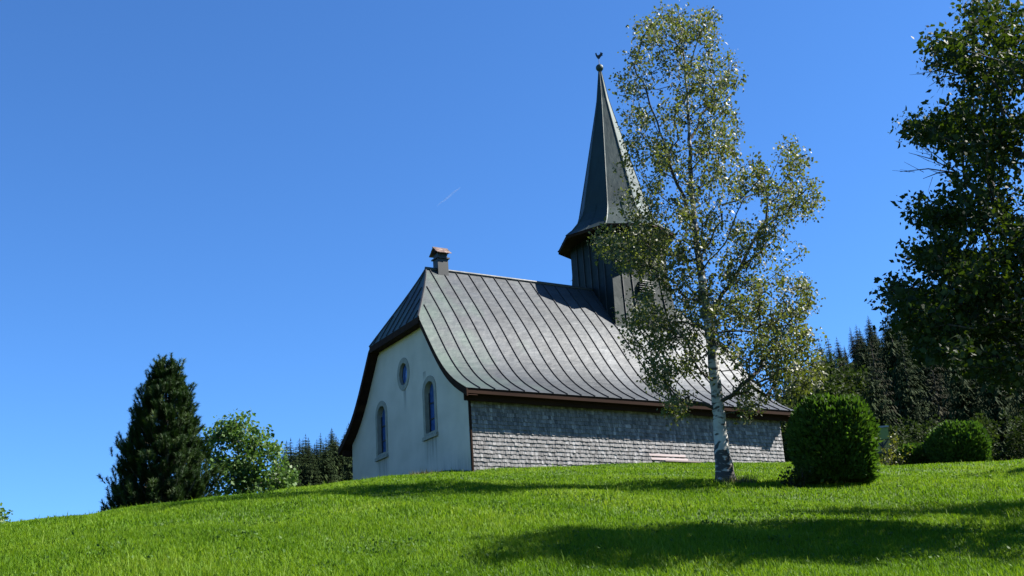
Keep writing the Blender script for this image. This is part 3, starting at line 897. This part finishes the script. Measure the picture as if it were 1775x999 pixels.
# tuft of dry grass at the foot of the birch
def tuft_mesh(name, n, rad, h, material, lean=.35, seedc=None):
    vs = []; fs = []; ts = []
    a = rng.uniform(0, 2*np.pi, n); r_ = rad*np.sqrt(rng.uniform(0, 1, n))
    out = np.zeros((n*3, 3))
    x = r_*np.cos(a); y = r_*np.sin(a); hh = h*rng.uniform(.4, 1.1, n); b = rng.uniform(0, 2*np.pi, n); w_ = .008
    out[0::3] = np.c_[x-w_*np.cos(b), y-w_*np.sin(b), np.zeros(n)-.03]
    out[1::3] = np.c_[x+w_*np.cos(b), y+w_*np.sin(b), np.zeros(n)-.03]
    out[2::3] = np.c_[x+lean*hh*np.cos(a+rng.normal(0, .8, n)), y+lean*hh*np.sin(a+rng.normal(0, .8, n)), hh]
    return fast_mesh(name, out, np.arange(3*n).reshape(n, 3), material, rng.uniform(0, 1, n))
for k, (dx, dy, lab) in enumerate([(.14, -.22, 'dry yellowish grass tuft at the foot of the birch trunk')]):
    x, y = bb[0]+dx, bb[1]+dy
    o = link('grass_tuft', tuft_mesh('grass_tuft', 500, .34, .17, M['dry grass'], .5), None, (x, y, gh(x, y)))
    tag(o, lab, 'grass tuft')
tx = on_ground(737, 29.5)
o = link('grass_tuft', tuft_mesh('grass_tuft', 260, .40, .17, M['dry grass'], .5), None, tx)
tag(o, 'tall tuft of straw coloured grass in front of the white gable wall', 'grass tuft')

# ------------------------------------------------------------------ sycamore whose crown enters from the right
SD = 13.6
sb = np.array([8.5, 14.0, 0]); sb[2] = gh(sb[0], sb[1])-.05
ST = thing('sycamore_tree', 'big dark broadleaf tree reaching in from the right with sunlit upper leaves', 'tree', sb)
strk = [sb, sb+(.05, 0, 1.2), sb+(.0, .05, 2.6), sb+(-.1, 0, 4.2), sb+(-.15, .1, 5.8), sb+(-.2, 0, 6.7), sb+(-.25, 0, 7.4)]
srad = [.30, .23, .20, .17, .13, .08, .03]
sfine = []; sfr = []
for i in range(len(strk)-1):
    for s in np.linspace(0, 1, 6)[:-1]:
        sfine.append(np.array(strk[i])*(1-s)+np.array(strk[i+1])*s); sfr.append(srad[i]*(1-s)+srad[i+1]*s)
sfine.append(np.array(strk[-1])); sfr.append(.03)
tm = MB(); tm.tube([p-sb for p in sfine], sfr, 12); tm.build('trunk', M['bark'], ST, True)
SSPEC = [(1715, 40, 60, 42, 26), (1640, 85, 40, 28, 16), (1750, 110, 60, 55, 30), (1690, 125, 45, 30, 14), (1620, 215, 56, 32, 26), (1690, 190, 50, 35, 16), (1690, 250, 60, 40, 24), (1755, 250, 45, 70, 26),
         (1705, 330, 60, 45, 22), (1608, 360, 36, 22, 14), (1655, 385, 45, 35, 16), (1745, 400, 50, 60, 28), (1610, 440, 45, 38, 20), (1675, 460, 70, 45, 34), (1572, 515, 42, 35, 18), (1645, 530, 80, 50, 44),
         (1745, 520, 60, 70, 40), (1590, 565, 45, 30, 16), (1690, 600, 80, 45, 40), (1750, 640, 45, 50, 22), (1640, 600, 40, 30, 10),
         # the part of the crown beyond the picture's edge
         (1850, 70, 80, 110, 40), (1870, 250, 110, 140, 70), (1880, 470, 120, 130, 70), (1880, 640, 110, 60, 30), (2050, 160, 110, 120, 40), (2080, 350, 130, 180, 60), (2060, 580, 120, 90, 30),
         (2250, 260, 100, 170, 30), (1930, -20, 90, 60, 26), (2240, 500, 90, 110, 16)]
sattr = blobs(SSPEC, SD, 1.9)
sn_, spar, stips = grow(sfine, [-1]+list(range(len(sfine)-1)), sattr, bf=.3, seg=.3, droop=.05, jit=.03)
sm = MB(); branch_mesh(sm, sn_ - sb, spar, len(sfine), r_tip=.005, power=.48, rmax=.1)
# two bare twigs against the sky
def twig(mb, px0, pts_px, depth, r0):
    base = at(*px0, depth)
    for i, (x, y) in enumerate(pts_px):
        e = at(x, y, depth + random.uniform(-.3, .3)); m1 = base*.5+e*.5+np.array([0, 0, .05])
        mb.tube([base-sb, m1-sb, e-sb], [r0, r0*.7, r0*.25], 4, 0, False)
        for _ in range(3):
            t = random.uniform(.35, .9); q = base*(1-t)+e*t; d = (e-base)*random.uniform(.2, .4)+np.array([0, 0, random.uniform(-.2, .2)])
            mb.tube([q-sb, q+d-sb], [r0*.4, r0*.15], 3, 0, False)
twig(sm, (1660, 300), [(1560, 298), (1575, 265), (1580, 245), (1600, 310)], SD, .011)
twig(sm, (1660, 130), [(1590, 128), (1600, 120), (1610, 150)], SD, .009)
sm.build('branches', M['dark bark'], ST)
cent = []
for t in stips:
    p = sn_[t]; q = sn_[spar[t]]
    for s in (0, .6): cent.append(p*(1-s)+q*s)
link('crown', leaf_cloud('crown', np.array(cent)-sb, 30, (.13, .13, .075), .066, M['sycamore leaf'], droop=.15, flat=.3), ST)

# ------------------------------------------------------------------ clipped bushes and hedge
def bush(name, label, px0, px1, pyt, depth, ry, n, leaf, group=None, material='hedge', power=3.0, lean=0.0, skirt=.85):
    pl, pr_ = at(px0, 780, depth), at(px1, 780, depth)
    cx = (pl[0]+pr_[0])/2; rx = (pr_[0]-pl[0])/2
    z0 = gh(cx, depth); h = at((px0+px1)/2, pyt, depth)[2] - z0
    T = thing(name, label, 'bush', (cx, depth, z0), 0, group)
    # points on a rounded box: |x|^p+|y|^p+|z|^p = 1
    d = rng.normal(0, 1, (n, 3)); d /= np.linalg.norm(d, axis=1)[:, None]
    k = (np.abs(d)**power).sum(1)**(-1/power)
    lump = 1 + .05*np.sin(d[:, 0]*7+1)*np.sin(d[:, 2]*6) + .04*np.sin(d[:, 1]*9+d[:, 0]*5)
    rr = k*lump*(1-.30*rng.uniform(0, 1, n)**2.0)
    p = d*rr[:, None]
    zz = np.clip((p[:, 2]+.62)/1.62, 0.0, 1)*1.0
    low = p[:, 2] < -.62; zz[low] = rng.uniform(0, .25, low.sum())
    if low.any():
        q = rng.uniform(0, 6.283, low.sum()); kk = (np.abs(np.cos(q))**power+np.abs(np.sin(q))**power)**(-1/power)*(1-.25*rng.uniform(0, 1, low.sum())**2)
        p[low, 0] = np.cos(q)*kk; p[low, 1] = np.sin(q)*kk; d[low] = np.c_[np.cos(q), np.sin(q), np.zeros(low.sum())]
    taper = skirt+(1-skirt)*np.clip(zz*2.2, 0, 1)
    pos = np.c_[p[:, 0]*rx*taper + lean*zz*h, p[:, 1]*ry*taper, zz*h]
    # sprays point outwards and up
    nrm = d*np.array([1/rx, 1/ry, 2/h]); nrm /= np.linalg.norm(nrm, axis=1)[:, None]
    dirn = nrm*.8 + np.array([0, 0, .75]) + rng.normal(0, .45, (n, 3)); dirn /= np.linalg.norm(dirn, axis=1)[:, None]
    s = rng.normal(0, 1, (n, 3)); s -= dirn*(s*dirn).sum(1)[:, None]; s /= np.linalg.norm(s, axis=1)[:, None]
    ln = leaf*rng.uniform(.6, 1.4, n); wd = ln*.5
    V = np.stack([pos, pos+dirn*(ln*.5)[:, None]+s*(wd*.5)[:, None], pos+dirn*ln[:, None], pos+dirn*(ln*.5)[:, None]-s*(wd*.5)[:, None]], 1).reshape(-1, 3)
    link('foliage', fast_mesh('foliage', V, np.arange(4*n).reshape(n, 4), M[material], np.clip(rng.normal(.5, .25, n), 0, 1)), T)
    st = MB()
    for _ in range(7):
        a = random.uniform(0, 6.28); e = (rx*.6*math.cos(a), ry*.6*math.sin(a), h*random.uniform(.6, .85))
        st.tube([(e[0]*.15, e[1]*.15, -.1), (e[0]*.5, e[1]*.5, h*.35), e], [.035, .025, .008], 5)
    st.build('stem', M['dark bark'], T)
    return T
bush('clipped_bush', 'big rounded dark green clipped bush to the right of the birch', 1380, 1510, 698, 20.6, .72, 24000, .095, power=3.6)
bush('clipped_bush', 'rounded clipped bush further back, sunlit on its right side', 1616, 1706, 739, 32.5, .95, 15000, .11, power=3.0)
bush('low_hedge', 'low dark clipped hedge between the sign board and the rounded bush', 1553, 1622, 776, 33.6, .5, 7000, .10, power=4.0)

# ------------------------------------------------------------------ sign board by the bush
sp0 = on_ground(1541, 34.5)
SG = thing('sign_board', 'olive and ochre notice board with a grey cap beside the big bush', 'sign', sp0, R(-8))
zt = at(1533, 740, 34.5)[2]-sp0[2]
b = MB(); b.box((-.40, -.03, zt-.38), (.20, .03, zt-.03)); b.build('upper_panel', M['sign green'], SG)
b = MB(); b.box((-.43, -.07, zt-.028), (.225, .07, zt+.02)); b.build('cap', M['grey metal'], SG)
b = MB(); b.box((-.33, -.015, zt-.76), (.195, .02, zt-.41)); b.build('lower_panel', M['sign ochre'], SG)
b = MB()
b.box((-.06, -.055, -.3), (-.01, -.017, zt-.39)); b.box((-.33, -.05, zt-.80), (.2, -.0, zt-.762))
Mx = Matrix.Translation((.06, -.035, zt-.50)) @ Matrix.Rotation(R(40), 4, 'Y'); b.box((-.018, -.012, -.16), (.018, .012, .16), 0, None, Mx)
Mx = Matrix.Translation((-.13, -.036, zt-.50)) @ Matrix.Rotation(R(-40), 4, 'Y'); b.box((-.018, -.012, -.16), (.018, .012, .16), 0, None, Mx)
b.build('post', M['iron'], SG)

# yellow-green herbs next to the sign
def small_plant(name, label, px, py_top, depth, spread, n, material, leaf, cat='plant'):
    g = on_ground(px, depth); h = at(px, py_top, depth)[2]-g[2]
    T = thing(name, label, cat, g)
    st = MB(); cs = []
    for _ in range(9):
        e = np.array([random.gauss(0, spread), random.gauss(0, spread*.6), h*random.uniform(.45, 1.0)*math.exp(-abs(random.gauss(0, .3)))])
        st.tube([(e[0]*.3, e[1]*.3, -.05), (e[0]*.8, e[1]*.8, e[2]*.6), tuple(e)], [.012, .009, .003], 4, 0, False)
        for t in np.linspace(.3, 1, n): cs.append(e*np.array([t**.5, t**.5, t]))
    st.build('stem', M['dark bark'], T)
    link('foliage', leaf_cloud('foliage', cs, 7, (.07, .07, .06), leaf, M[material], droop=.2), T)
small_plant('weed_plant', 'leafy weed sprouting at the left foot of the big clipped bush', 1384, 800, 20.0, .12, 6, 'sycamore leaf', .06)
small_plant('weed_plant', 'tall yellow green weed growing right of the sign board', 1558, 735, 34.0, .12, 9, 'yellow leaf', .07)
small_plant('weed_plant', 'low yellowish weed at the foot of the sign board', 1548, 772, 33.2, .25, 7, 'yellow leaf', .06)

# ------------------------------------------------------------------ broadleaf shrub tree and pine at the left
def leafy(name, label, px, depth, spec, dvar, leaf, per, material, trunk_px, r0, spread=(.2, .2, .17), group=None, bark='bark', cat='tree'):
    g = np.array(on_ground(px, depth)); g[2] -= .05
    T = thing(name, label, cat, g, 0, group)
    pts = [g] + [at(x, y, depth) for x, y in trunk_px]
    fine_ = []; rad_ = []
    for i in range(len(pts)-1):
        for s in np.linspace(0, 1, 5)[:-1]:
            fine_.append(np.array(pts[i])*(1-s)+np.array(pts[i+1])*s); u = (i+s)/(len(pts)-1); rad_.append(r0*(1-u*.85))
    fine_.append(np.array(pts[-1])); rad_.append(r0*.15)
    t_ = MB(); t_.tube([p-g for p in fine_], rad_, 9); t_.build('trunk', M[bark], T, True)
    at_ = blobs(spec, depth, dvar)
    nn, pp, tips = grow(fine_, [-1]+list(range(len(fine_)-1)), at_, bf=.25, seg=.4, jit=.04)
    b_ = MB(); branch_mesh(b_, nn-g, pp, len(fine_), r_tip=.007, power=.45, rmax=r0*.5); b_.build('branches', M[bark], T)
    c_ = []
    for t in tips:
        c_ += [nn[t], nn[t]*.5+nn[pp[t]]*.5]
    link('crown', leaf_cloud('crown', np.array(c_)-g, per, spread, leaf, M[material], droop=.2), T)
    return T
leafy('leafy_tree', 'light green young leafy tree right of the dark pine', 425, 40, [(395, 745, 24, 28, 20), (440, 760, 26, 24, 16), (395, 800, 45, 45, 50), (445, 810, 45, 40, 46), (485, 830, 20, 28, 20), (420, 850, 70, 25, 40), (415, 735, 25, 20, 8), (370, 770, 20, 40, 14), (470, 790, 16, 20, 8)],
      1.2, .12, 20, 'shrub leaf', [(424, 880), (420, 830), (412, 780), (408, 735)], .10)

PD = 37.0
pg = np.array(on_ground(285, PD)); pg[2] -= .1
PT = thing('pine_tree', 'dark green conical pine on the crest at the left', 'tree', pg)
ptop = at(289, 632, PD); ph = ptop[2]-pg[2]
t_ = MB(); t_.tube([(0, 0, 0), (.02, 0, ph*.35), ((ptop[0]-pg[0])*.6, 0, ph*.7), (ptop[0]-pg[0], 0, ph*.985)], [.16, .12, .07, .02], 10); t_.build('trunk', M['bark'], PT, True)
# one brush of needles
def brush(n=70, L0=.40, w=.15):
    V = []; 
    for i in range(n):
        t = rng.uniform(0, 1)**.8; a = rng.uniform(0, 2*np.pi); base = np.array([0, 0, L0*t*.9])
        d = np.array([math.cos(a), math.sin(a), rng.uniform(.5, 1.3)]); d /= np.linalg.norm(d)
        s = np.cross(d, [0, 0, 1]); s /= np.linalg.norm(s)
        l = w*rng.uniform(.8, 1.25)*(1.0 if t < .8 else .8)
        V += [base - s*.012, base + s*.012, base + d*l]
    return np.array(V)
br0 = [brush() for _ in range(5)]
pv = []; ptint = []; pb = MB()
for lev in range(30):
    zf = .06 + .93*(lev/30)**.95
    z = ph*zf
    rmax = 1.5*min(1, (1-zf)*1.75)**.8*(.85+.22*random.random())+.05
    nb = max(4, int(17*(1-zf)+5))
    for k in range(nb):
        a = 2*math.pi*k/nb + lev*1.7 + random.uniform(-.3, .3)
        r_ = max(.12, rmax*random.uniform(.62, 1.06)); up = .42*r_+.18
        ax = (ptop[0]-pg[0])*zf
        b0 = np.array([ax, 0, z-up*.35]); b1 = np.array([ax+r_*.75*math.cos(a), r_*.75*math.sin(a), z-.02*r_]); b2 = np.array([ax+r_*math.cos(a), r_*math.sin(a), z+up*.45])
        pb.tube([b0, b1, b2], [.028, .018, .008], 4, 0, False)
        tt = random.random()
        for j, tpos in enumerate((.4, .6, .78, .92, 1.0)):
            if tpos < .45 and random.random() < .15: continue
            for rep in range(2 if tpos > .5 else 1):
                q = b1*(1-(tpos-.5)*2)+b2*((tpos-.5)*2) if tpos > .5 else b0*(1-tpos*2)+b1*tpos*2
                q = q + rng.normal(0, .09, 3)*(rep+.3)
                dr = np.array([math.cos(a)*.38, math.sin(a)*.38, 1.0]) + rng.normal(0, .22, 3); dr /= np.linalg.norm(dr)
                ref = np.cross(dr, [1, 0, 0]); ref /= np.linalg.norm(ref); r3 = np.cross(dr, ref)
                Mx = np.stack([ref, r3, dr], 1)
                sc = random.uniform(.8, 1.2)*(1 if zf < .9 else .8)
                B = br0[random.randrange(5)]
                pv.append((B*sc)@Mx.T+q); ptint.append(np.full(len(B)//3, np.clip(tt*.5+random.random()*.5, 0, 1)))
for k in range(3):
    pv.append(br0[k]*.9 + np.array([ptop[0]-pg[0], 0, ph-.34+k*.06])); ptint.append(np.full(70, .6))
V = np.concatenate(pv); link('crown', fast_mesh('crown', V, np.arange(len(V)).reshape(-1, 3), M['pine needle'], np.concatenate(ptint)), PT)
pb.build('branches', M['bark'], PT)
# small tip of a tree at the far left edge
leafy('leafy_tree', 'tiny crown of a tree peeking over the crest at the left edge', -14, 38, [(-8, 905, 16, 14, 16), (-30, 900, 26, 22, 20), (-20, 930, 30, 20, 20)], .7, .12, 12, 'shrub leaf', [(-16, 950), (-16, 905)], .06)

# ------------------------------------------------------------------ forest
def spruce_protos(seed, h=18.0, rb=3.0, tiers=34, nb=12, hang=.5, nfr=5, fw=1.0):
    g = np.random.default_rng(seed)
    V = []; T = []
    for i in range(tiers):
        f = (i+g.uniform(0, .8))/tiers                    # 0 bottom, 1 top
        z = h*(.08+.92*f); r_ = rb*(1-f)**.72*g.uniform(.75, 1.1)+.16
        n = max(4, int(nb*(1-f*.55)))
        a0 = g.uniform(0, 6.28)
        for k in range(n):
            a = a0+2*math.pi*k/n+g.normal(0, .18); rr = r_*g.uniform(.7, 1.12)
            d = np.array([math.cos(a), math.sin(a), 0]); s = np.array([-math.sin(a), math.cos(a), 0])
            tint = g.uniform(0, 1)
            for j in range(nfr):
                t = (j+.4)/nfr
                c = d*rr*t + np.array([0, 0, z - hang*rr*t*.75 + .25*rr*t*t])
                w = rr*.26*(1-t*.35)*g.uniform(.7, 1.3)*(.55+.45*fw); dl = rr*(.16+.22*g.uniform(0, 1))*fw
                e = c + d*rr*.16*fw + np.array([0, 0, -dl*.5])
                for sg in (1, -1):
                    V += [c, e, e+s*sg*w+d*g.uniform(0, .2)*rr+np.array([0, 0, -dl])]
                    T.append(np.clip(tint*.6+g.uniform(0, .4), 0, 1))
    V += [np.array([-.1, 0, h*.97]), np.array([.1, 0, h*.97]), np.array([0, 0, h*1.03])]; T.append(.5)
    V += [np.array([0, -.1, h*.97]), np.array([0, .1, h*.97]), np.array([0, 0, h*1.03])]; T.append(.5)
    return np.array(V), np.array(T)
def leaf_protos(seed, h=14.0, rb=4.0, n=2600, leaf=.42):
    g = np.random.default_rng(seed)
    # lumpy crown from many sub-clumps
    cl = []
    for i in range(46):
        u = g.normal(0, 1, 3); u /= np.linalg.norm(u); u *= g.uniform(.45, .95)
        cl.append(np.array([u[0]*rb*.85, u[1]*rb*.85, h*.58+u[2]*h*.38]))
    cl = np.array(cl)
    k = g.integers(0, len(cl), n)
    u = g.normal(0, 1, (n, 3)); u /= np.linalg.norm(u, axis=1)[:, None]
    p = cl[k] + u*(rb*.30*g.uniform(.3, 1, n)**.5)[:, None]
    d = u+g.normal(0, .5, (n, 3)); d /= np.linalg.norm(d, axis=1)[:, None]
    s = g.normal(0, 1, (n, 3)); s -= d*(s*d).sum(1)[:, None]; s /= np.linalg.norm(s, axis=1)[:, None]
    ln = leaf*g.uniform(.6, 1.4, n)
    V = np.stack([p-s*(ln*.4)[:, None], p+s*(ln*.4)[:, None], p+d*ln[:, None]], 1).reshape(-1, 3)
    T = np.clip(g.uniform(0, 1, len(cl))[k]*.6+g.uniform(0, .4, n), 0, 1)
    return V, T
def trunk_mb(h, r0):
    t = MB(); t.tube([(0, 0, -1.0), (0, 0, h*.3), (0, 0, h*.95)], [r0*1.2, r0*.8, r0*.1], 7); return t
protos = []
for sd, (h, rb, ti, nb, hang, mt) in enumerate([(18, 3.2, 36, 12, .5, 'spruce needle'), (18, 2.6, 38, 11, .65, 'spruce needle'), (18, 3.8, 34, 12, .4, 'spruce needle'), (18, 2.8, 30, 9, .6, 'larch needle')]):
    V, T = spruce_protos(20+sd, h, rb, ti, nb, hang)
    cr_me = fast_mesh('crown', V, np.arange(len(V)).reshape(-1, 3), M[mt], T)
    tk_me = trunk_mb(h, .26).mesh('trunk', M['dark bark'])
    tb = trunk_mb(h, .26); tv = np.array(tb.v)
    both = MB(); both.v = list(map(tuple, V)); both.f = [tuple(r_) for r_ in np.arange(len(V)).reshape(-1, 3)]; both.m = [0]*len(both.f); both.t = list(T)
    both.add(tb.v, tb.f, 1)
    protos.append(('spruce_tree', cr_me, tk_me, both.mesh('spruce_tree', [M[mt], M['dark bark']])))
for sd in range(2):
    V, T = leaf_protos(40+sd, 15, 4.2)
    cr_me = fast_mesh('crown', V, np.arange(len(V)).reshape(-1, 3), M['wood leaf'], T)
    tk_me = trunk_mb(11, .3).mesh('trunk', M['dark bark']); tb = trunk_mb(11, .3)
    both = MB(); both.v = list(map(tuple, V)); both.f = [tuple(r_) for r_ in np.arange(len(V)).reshape(-1, 3)]; both.m = [0]*len(both.f); both.t = list(T)
    both.add(tb.v, tb.f, 1)
    protos.append(('broadleaf_tree', cr_me, tk_me, both.mesh('broadleaf_tree', [M['wood leaf'], M['dark bark']])))

V, T = spruce_protos(77, 18, 3.8, 40, 14, .45, 22, .28)       # finer boughs for the trees near the camera
protos.append(('spruce_tree', fast_mesh('crown', V, np.arange(len(V)).reshape(-1, 3), M['spruce needle'], T), trunk_mb(18, .26).mesh('trunk', M['dark bark']), None))

def plant_tree(kind, x, y, h, label, group, parts=True, z=None, fat=1.0):
    name, cr_me, tk_me, both = protos[kind]
    s = h/(15.0 if kind in (4, 5) else 18.0)
    z = gh(x, y) if z is None else z
    sc = (s*fat*random.uniform(.9, 1.15), s*fat*random.uniform(.9, 1.15), s)
    if parts:
        T = thing(name, label, 'tree', (x, y, z), random.uniform(0, 6.28), group); T.scale = sc
        link('crown', cr_me, T); link('trunk', tk_me, T)
        return T
    o = bpy.data.objects.new(name, both); COL.objects.link(o)
    o.location = (x, y, z); o.rotation_euler = (0, 0, random.uniform(0, 6.28)); o.scale = sc
    return tag(o, label, 'tree', group)

# individually recognisable trees behind the bushes: (kind, px, py of the top, depth, label)
NEAR = [(0, 1505, 612, 78, 'drooping spruce with sunlit right flank standing above the sign board'),
        (4, 1455, 590, 95, 'bright green broadleaf tree left of the drooping spruce'),
        (1, 1560, 585, 85, 'tall narrow spruce just right of the drooping spruce'),
        (3, 1607, 590, 80, 'greyish half bare spruce above the further clipped bush'),
        (2, 1650, 575, 76, 'broad dark spruce behind the further clipped bush'),
        (5, 1570, 575, 115, 'light green broadleaf crown showing between the spruces on the slope'),
        (0, 1700, 560, 74, 'dark spruce under the overhanging sycamore branches'),
        (1, 1755, 600, 66, 'dark spruce rising behind the grass mound at the right edge'),
        (4, 1415, 630, 88, 'broadleaf tree behind the big rounded bush'),
        (2, 1380, 600, 100, 'dark spruce showing between the birch leaves and the chapel roof end'),
        (1, 993, 482, 62, 'spruce whose tip shows just left of the chapel tower')]
for k, px, py, d, lab in NEAR:
    p = at(px, py, d); z = gh(p[0], p[1]); 
    plant_tree(k, p[0], p[1], p[2]-z, lab, None, True)
UND = [(5, 1600, 712, 52, 'low shady broadleaf growth behind the low hedge'), (4, 1690, 700, 50, 'dark leafy undergrowth behind the further clipped bush'), (5, 1760, 700, 50, 'dark leafy undergrowth beside the grass mound'),
       (4, 1480, 700, 56, 'leafy undergrowth left of the sign board behind the big bush'), (5, 1545, 715, 58, 'leafy undergrowth directly behind the sign board'),(4, 1830, 690, 52, 'leafy undergrowth beyond the right edge behind the mound')]
for k, px, py, d, lab in UND:
    p = at(px, py, d); z = gh(p[0], p[1]); plant_tree(k, p[0], p[1], max(2.0, p[2]-z), lab, None, True)

GR = 'spruces of the wooded hillside right of the chapel'
GB = 'leafy trees in the hillside wood right of the chapel'
LR = 'dark spruce standing in the dense hillside wood to the right'
LB = 'leafy tree growing among the spruces of the hillside wood to the right'
cnt = 0
for d in (95, 122, 150, 178, 206, 234, 262, 290, 315, 338, 352):
    step = (3.3 if d < 150 else 4.6)/d*F_PX
    px = 1350 + random.uniform(0, step)
    while px < 1860:
        x, y, _z = at(px+random.gauss(0, step*.25), 700, d + random.gauss(0, 7))
        k = random.choices([0, 1, 2, 3, 4, 5], [5, 4, 4, 1.6, 1.2, 1.2] if d < 240 else [5, 5, 4, 1, .2, .2])[0]
        h = random.uniform(13, 21) if k < 4 else random.uniform(9, 13)
        cap = np.interp(px, [1385, 1420, 1450, 1500, 1560, 1700], [.225, .250, .258, .27, .29, .30])*random.uniform(.86, 1.0)
        h = min(h, cap*y - (gh(x, y) - 1.6))
        if h < 4.5: px += step*.5; continue
        plant_tree(k, x, y, h, LR if k < 4 else LB, GR if k < 4 else GB, d < 150, None, 1.2 if d > 150 else 1.05); cnt += 1
        px += step*random.uniform(.75, 1.3)
GL = 'spruces of the wooded ridge left of the chapel'
LL = 'small distant spruce on the wooded ridge left of the white gable'
for d in (262, 285, 305, 322, 337, 350):
    px = 480
    while px < 640:
        x, y, _z = at(px, 800, d + random.gauss(0, 6))
        plant_tree(random.choices([0, 1, 2, 3], [4, 4, 3, 2])[0], x, y, random.uniform(10, 15), LL, GL, False, None, 1.45); cnt += 1
        px += 2.9/d*F_PX*random.uniform(.6, 1.3)
print('forest trees', cnt)
# trees outside the picture whose shadows cross the meadow from the right
x, y = 13.4, 17.1
plant_tree(6, x, y, 11.0, 'tall spruce beyond the right edge casting the middle shadow band', None, True)
x, y = 17.2, 24.8
plant_tree(4, x, y, 7.5, 'leafy tree beyond the right edge by the grass mound', None, True)

# ------------------------------------------------------------------ vapour trail
ca_, cb_ = at(758, 357, 8000), at(798, 325, 8000)
ct_ = MB(); npt = 12
ct_.tube([ca_*(1-t)+cb_*t + rng.normal(0, 1.2, 3) for t in np.linspace(0, 1, npt)], [1+10*math.sin(math.pi*min(1, t*1.0))*(.5+.5*t) for t in np.linspace(0, 1, npt)], 10, 0, False)
m = bpy.data.materials.new('vapour'); m.use_nodes = True
nt = m.node_tree; N = nt.nodes; Lk = nt.links
p = N['Principled BSDF']; p.inputs['Base Color'].default_value = (.9, .92, .95, 1); p.inputs['Roughness'].default_value = 1
p.inputs['Specular IOR Level'].default_value = 0
tl = N.new('ShaderNodeBsdfTranslucent'); tl.inputs[0].default_value = (.95, .96, 1, 1)
m1 = N.new('ShaderNodeMixShader'); m1.inputs[0].default_value = .5; Lk.new(p.outputs[0], m1.inputs[1]); Lk.new(tl.outputs[0], m1.inputs[2])
tp = N.new('ShaderNodeBsdfTransparent'); m2 = N.new('ShaderNodeMixShader'); m2.inputs[0].default_value = .10
Lk.new(tp.outputs[0], m2.inputs[1]); Lk.new(m1.outputs[0], m2.inputs[2]); Lk.new(m2.outputs[0], N['Material Output'].inputs['Surface'])
o = ct_.build('contrail', m, None, True)
tag(o, 'faint short white vapour trail in the blue sky left of the spire', 'contrail')

# ------------------------------------------------------------------ clover and broad weeds between the blades
cl_ = []
for _ in range(170):
    y0 = 7.5 + 22*random.random()**1.5; x0 = random.uniform(-.5*y0, .5*y0); r0 = random.uniform(.08, .45)
    for _k in range(int(12+60*r0)):
        xx, yy = x0+random.gauss(0, r0), y0+random.gauss(0, r0*.8)
        cl_.append((xx, yy))
cl_ = np.array(cl_); cl_ = np.c_[cl_, height(cl_[:, 0], cl_[:, 1])+.045]
co = link('clover', leaf_cloud('clover', cl_, 4, (.03, .03, .018), .034, M['clover'], droop=0.0, flat=.2))
tag(co, 'patches of clover and small broad weeds among the grass', 'clover', kind='stuff')

# ------------------------------------------------------------------ grass
def grass_patch(n, xr, yr, h0, w0, dens_fn, seed):
    g = np.random.default_rng(seed)
    x = g.uniform(*xr, n); y = g.uniform(*yr, n)
    keep = g.uniform(0, 1, n) < dens_fn(x, y)
    x, y = x[keep], y[keep]; n = len(x)
    z = height(x, y)
    patch = .5+.5*np.sin(x*.9+np.sin(y*.7)*1.3)*np.sin(y*1.1+.6*np.sin(x*.5))
    h = h0*(.55+.5*patch)*g.uniform(.5, 1.25, n)
    tall = g.uniform(0, 1, n) < .012; h[tall] *= 1.9
    a = g.uniform(0, 2*np.pi, n); b = a+g.normal(np.pi/2, .5, n)
    ln = g.uniform(.15, .75, n)*h
    h *= 1+.7*np.clip((10.9-y)/2, 0, 1)*g.uniform(0, 1, n)
    w = w0*g.uniform(.7, 1.3, n)
    dx, dy = np.cos(b)*ln, np.sin(b)*ln
    wx, wy = np.cos(a)*w, np.sin(a)*w
    V = np.empty((n, 5, 3))
    V[:, 0] = np.c_[x-wx, y-wy, z-.02]; V[:, 1] = np.c_[x+wx, y+wy, z-.02]
    V[:, 2] = np.c_[x-wx*.75+dx*.35, y-wy*.75+dy*.35, z+h*.55]; V[:, 3] = np.c_[x+wx*.75+dx*.35, y+wy*.75+dy*.35, z+h*.55]
    V[:, 4] = np.c_[x+dx, y+dy, z+h*(1-.25*(ln/h))]
    i = np.arange(n)[:, None]*5
    Fc = np.concatenate([i+np.array([0, 1, 3]), i+np.array([0, 3, 2]), i+np.array([2, 3, 4])], 0)
    t = np.tile(np.clip(g.normal(.45, .22, n)+.2*(patch-.5), 0, 1), 3)
    return V.reshape(-1, 3), Fc, t
def inview(x, y, m=1.5): return (x > -.50*y-m) & (x < .49*y+m+.6)
mats_ch = np.array([-3.6, 35.245]); ang_ch = R(-58.539)
def off_chapel(x, y):
    dx, dy = x-mats_ch[0], y-mats_ch[1]
    lx = dx*math.cos(ang_ch)+dy*math.sin(ang_ch); ly = -dx*math.sin(ang_ch)+dy*math.cos(ang_ch)
    return ~((np.abs(lx) < W) & (ly > 0) & (ly < L_))
pt = []
pt.append(grass_patch(400000, (-8, 8.5), (7.5, 15), .095, .0042, lambda x, y: inview(x, y)*1.0, 1))
pt.append(grass_patch(380000, (-13, 13.5), (15, 25), .085, .0065, lambda x, y: inview(x, y)*1.0, 2))
pt.append(grass_patch(300000, (-18, 20), (25, 40), .08, .009, lambda x, y: inview(x, y)*off_chapel(x, y), 3))
Vs = []; Fs = []; Ts = []; off = 0
for V, Fc, t in pt:
    Vs.append(V); Fs.append(Fc+off); Ts.append(t); off += len(V)
go = link('grass', fast_mesh('grass', np.concatenate(Vs), np.concatenate(Fs), M['grass'], np.concatenate(Ts)))
tag(go, 'short bright green grass covering the sloping meadow', 'grass', kind='stuff')
